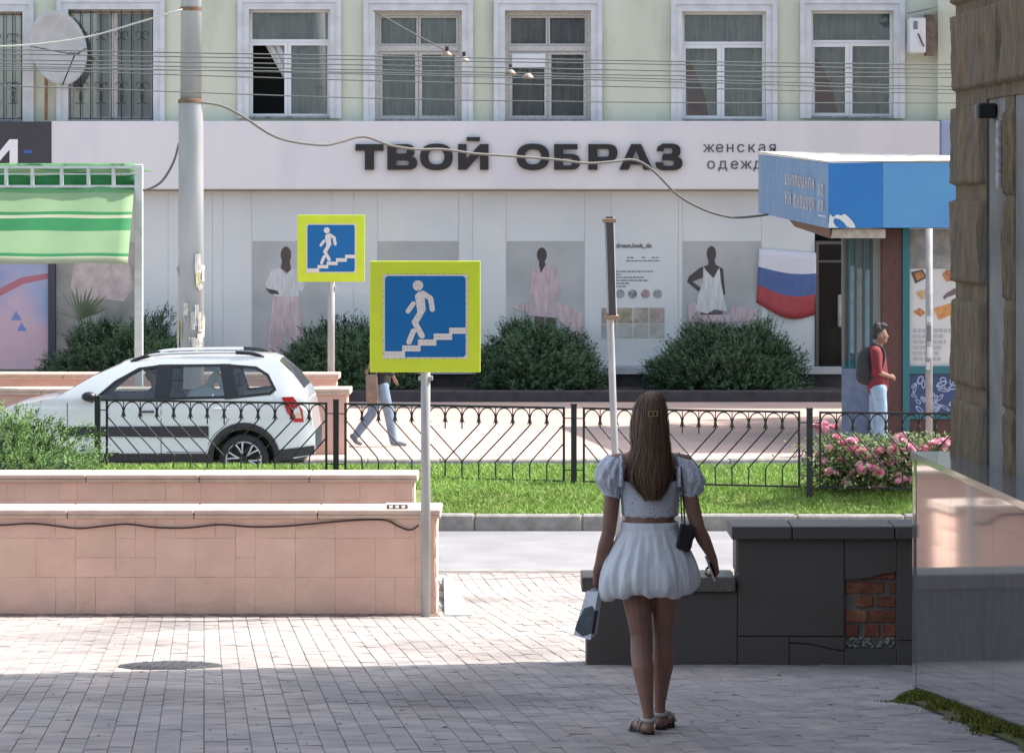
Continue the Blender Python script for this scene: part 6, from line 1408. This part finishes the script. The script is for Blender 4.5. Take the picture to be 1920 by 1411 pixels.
c_ = W(.178, -.03, .972); u = Vector((.035, 0, -.012)); v = Vector((.01, .085, 0)); w_ = Vector((.012, 0, .062)); b = MB(); b.hexa(obox(c_, u, v, w_))
o = b.build('bag_body', mat('black_leather', (26, 25, 28), .4), hb, normals=True); m_ = o.modifiers.new('b', 'BEVEL'); m_.width = .014; m_.segments = 3
b = MB(); b.hexa(obox(c_+w_*.4+Vector((.004, 0, .004)), u*1.08, v*1.03, w_*.55)); o = b.build('flap', MATS['black_leather'], hb, normals=True); m_ = o.modifiers.new('b', 'BEVEL'); m_.width = .01; m_.segments = 2
b = MB(); b.tube(smooth([W(.165, .05, 1.03), W(.158, .10, 1.2), W(.148, .075, 1.34), W(.146, .0, 1.384), W(.150, -.07, 1.33), W(.160, -.125, 1.2), W(.170, -.10, 1.03)], 4), .0042, 5); b.build('strap', MATS['black_leather'], hb)
ph = thing('phone', 'dark phone held in the woman\'s right hand', 'phone', WP(1338, 1082, .1))
c_ = W(.316, .085, .80); u = Vector((.012, .033, -.004)); v = Vector((.004, -.001, .0)); w_ = Vector((-.022, .02, .062)); b = MB(); b.hexa(obox(c_, u, v, w_)); o = b.build('case', mat('phone_black', (30, 30, 34), .25), ph, normals=True); o.modifiers.new('b', 'BEVEL').width = .003
b = MB(); b.hexa(obox(c_-u*.98, u*.05, v*1.15, w_*.98)); b.build('metal_edge', mat('phone_edge', (180, 182, 186), .3, metal=.5), ph, normals=True)

# young man in front of the kiosk, facing right
MY = 44.85; MBs = Vector((PX(1645, MY), MY, .13)); mn = thing('person', 'young man in a dark red shirt and pale jeans standing by the kiosk', 'person', MBs)
def M_(px, py, dy=0): q = P(px, py, MY); return Vector((q.x, MY+dy, q.z))
sk = [(M_(1648, 655), M_(1650, 640), .05, .046)]
for d in (-.2, .2): sk += [(M_(1641, 690, d), M_(1648, 698, d*.95), .042, .042), (M_(1648, 698, d*.95), M_(1668, 705, d*.35), .040, .028)]; sk += hand(None, M_(1668, 705, d*.35), M_(1675, 707, d*.12), (.2, -d*3, -.5), (0, 0, 1), .010)
sl_ = [(M_(1651, 626), (.088, .072, .115)), (M_(1656, 638), (.058, .05, .052)), (M_(1658, 630), (.05, .055, .07)), (M_(1665, 630.5), (.016, .012, .018)), (M_(1650, 630, -.073), (.020, .012, .030)), (M_(1650, 630, .073), (.020, .012, .030))]
blob('body', sk, sl_, M_skin, mn, .012, 3)
blob('hair', [], [(M_(1647, 618), (.092, .080, .090)), (M_(1641, 629), (.052, .068, .055)), (M_(1655, 610), (.062, .064, .044)), (M_(1645, 611), (.06, .06, .06)), (M_(1661, 611), (.03, .045, .025))], mat('black_hair', (34, 30, 30), .6, (50, 44, 42), 60, bump=1, bscale=45), mn, .012, 2)
sh = [(M_(1640, 658, -.13), M_(1640, 658, .13), .085, .085), (M_(1642, 665), M_(1646, 725), .145, .155), (M_(1642, 665, -.1), M_(1645, 725, -.06), .10, .12), (M_(1642, 665, .1), M_(1645, 725, .06), .10, .12)]
for d in (-1, 1): sh.append((M_(1639, 660, d*.18), M_(1642, 692, d*.205), .078, .066))
blob('shirt', sh, [], mat('dark_red_shirt', (122, 38, 48), .85, (108, 34, 42), 10, bump=.1), mn, .016, 3)
jn = []
for d, xo in ((-.09, 5), (.09, -5)): jn += [(M_(1646, 728, d), M_(1647+xo, 785, d), .112, .085), (M_(1647+xo, 785, d), M_(1646+xo, 842, d), .085, .088)]
jn.append((M_(1646, 728, -.05), M_(1646, 728, .05), .13, .13)); blob('jeans', jn, [], M_denim, mn, .016, 3)
for d, xo in ((-.09, 5), (.09, -5)): blob('shoe', [(M_(1640+xo, 845, d), M_(1662+xo, 846, d), .042, .036)], [], mat('pale_shoe', (186, 188, 190), .7), mn, .012, 2)
bp_ = thing('backpack', 'black backpack worn by the young man in red', 'backpack', M_(1622, 722))
blob('pack', [(M_(1630, 664), M_(1626, 705), .11, .13)], [(M_(1624, 686), (.135, .16, .26)), (M_(1619, 702), (.11, .15, .14))], mat('black_nylon', (32, 32, 35), .7, (42, 42, 45), 14), bp_, .018, 3)
for d in (-.11, .11): b = MB(); b.tube(smooth([M_(1632, 655, d), M_(1640, 646, d), M_(1652, 652, d*1.1), M_(1655, 672, d*1.25), M_(1644, 700, d*1.6), M_(1628, 712, d)], 4), .017, 6, flat=1.5); b.build('strap', MATS['black_nylon'], bp_, True)
# pedestrian behind the near sign, walking right
QY = 46.6; QB = Vector((PX(708, QY), QY, .13)); pd = thing('person', 'pedestrian in blue jeans and black jacket striding behind the near sign', 'person', QB)
def Q(px, py, dy=0): q = P(px, py, QY); return Vector((q.x, QY+dy, q.z))
sk = [(Q(718, 655), Q(719, 638), .05, .046)]
for d, hx_, hy_ in ((-.2, 739, 706), (.2, 690, 705)): sk += [(Q(hx_-4, hy_-8, d), Q(hx_, hy_, d), .032, .026)]+hand(None, Q(hx_, hy_, d), Q(hx_+3, hy_+8, d), (.4, 0, -.6), (.8, 0, -.2), .010)
blob('body', sk, [(Q(720, 624), (.088, .072, .115)), (Q(727, 637), (.05, .045, .035)), (Q(733, 627), (.022, .014, .02))], M_skin, pd, .014, 3)
blob('hair', [], [(Q(715, 617), (.088, .080, .088)), (Q(711, 630), (.05, .066, .06))], MATS['black_hair'], pd, .014, 2)
jk = [(Q(714, 660, -.13), Q(714, 660, .13), .085, .085), (Q(714, 665), Q(714, 712), .15, .15), (Q(714, 690, -.07), Q(713, 716, -.06), .12, .12), (Q(714, 690, .07), Q(713, 716, .06), .12, .12)]
for d, ex, ey, hx_, hy_ in ((-1, 718, 690, 736, 700), (1, 700, 688, 691, 700)): jk += [(Q(713, 662, d*.18), Q(ex, ey, d*.22), .07, .055), (Q(ex, ey, d*.22), Q(hx_, hy_, d*.2), .055, .042)]
blob('jacket', jk, [], mat('black_jacket', (38, 40, 46), .8), pd, .018, 3)
M_jean = mat('blue_denim', (130, 150, 170), .85, (112, 133, 155), 9, bump=.1)
jl = [(Q(714, 722, -.05), Q(714, 722, .05), .125, .125), (Q(716, 722, -.08), Q(729, 772, -.08), .10, .075), (Q(729, 772, -.08), Q(738, 824, -.08), .075, .062), (Q(711, 722, .08), Q(697, 775, .08), .10, .075), (Q(697, 775, .08), Q(668, 815, .08), .075, .062)]
blob('jeans', jl, [], M_jean, pd, .016, 3)
M_trn = mat('grey_trainer', (120, 130, 142), .7, (96, 104, 116), 14)
blob('shoe', [(Q(737, 829, -.08), Q(752, 830, -.08), .042, .035), (Q(752, 830, -.08), Q(760, 832, -.08), .035, .028)], [], M_trn, pd, .012, 2)
blob('shoe', [(Q(660, 818, .08), Q(668, 829, .08), .040, .036), (Q(668, 829, .08), Q(676, 832, .08), .034, .028)], [], M_trn, pd, .012, 2)
tb = thing('tote_bag', 'long beige tote bag hanging at the striding pedestrian\'s back', 'bag', Q(697, 755, -.2))
b = MB(); b.hexa([Q(688, 752, -.30), Q(712, 755, -.30), Q(712, 755, -.20), Q(688, 752, -.20), Q(687, 700, -.27), Q(709, 700, -.27), Q(709, 700, -.23), Q(687, 700, -.23)]); o = b.build('bag_body', mat('beige_canvas', (138, 122, 110), .9, (120, 104, 94), 8), tb, normals=True); o.modifiers.new('b', 'BEVEL').width = .02
b = MB(); b.tube([Q(689, 700, -.25), Q(700, 662, -.24), Q(712, 652, -.15), Q(709, 675, -.24), Q(707, 700, -.25)], .012, 6); b.build('strap', MATS['beige_canvas'], tb, True)
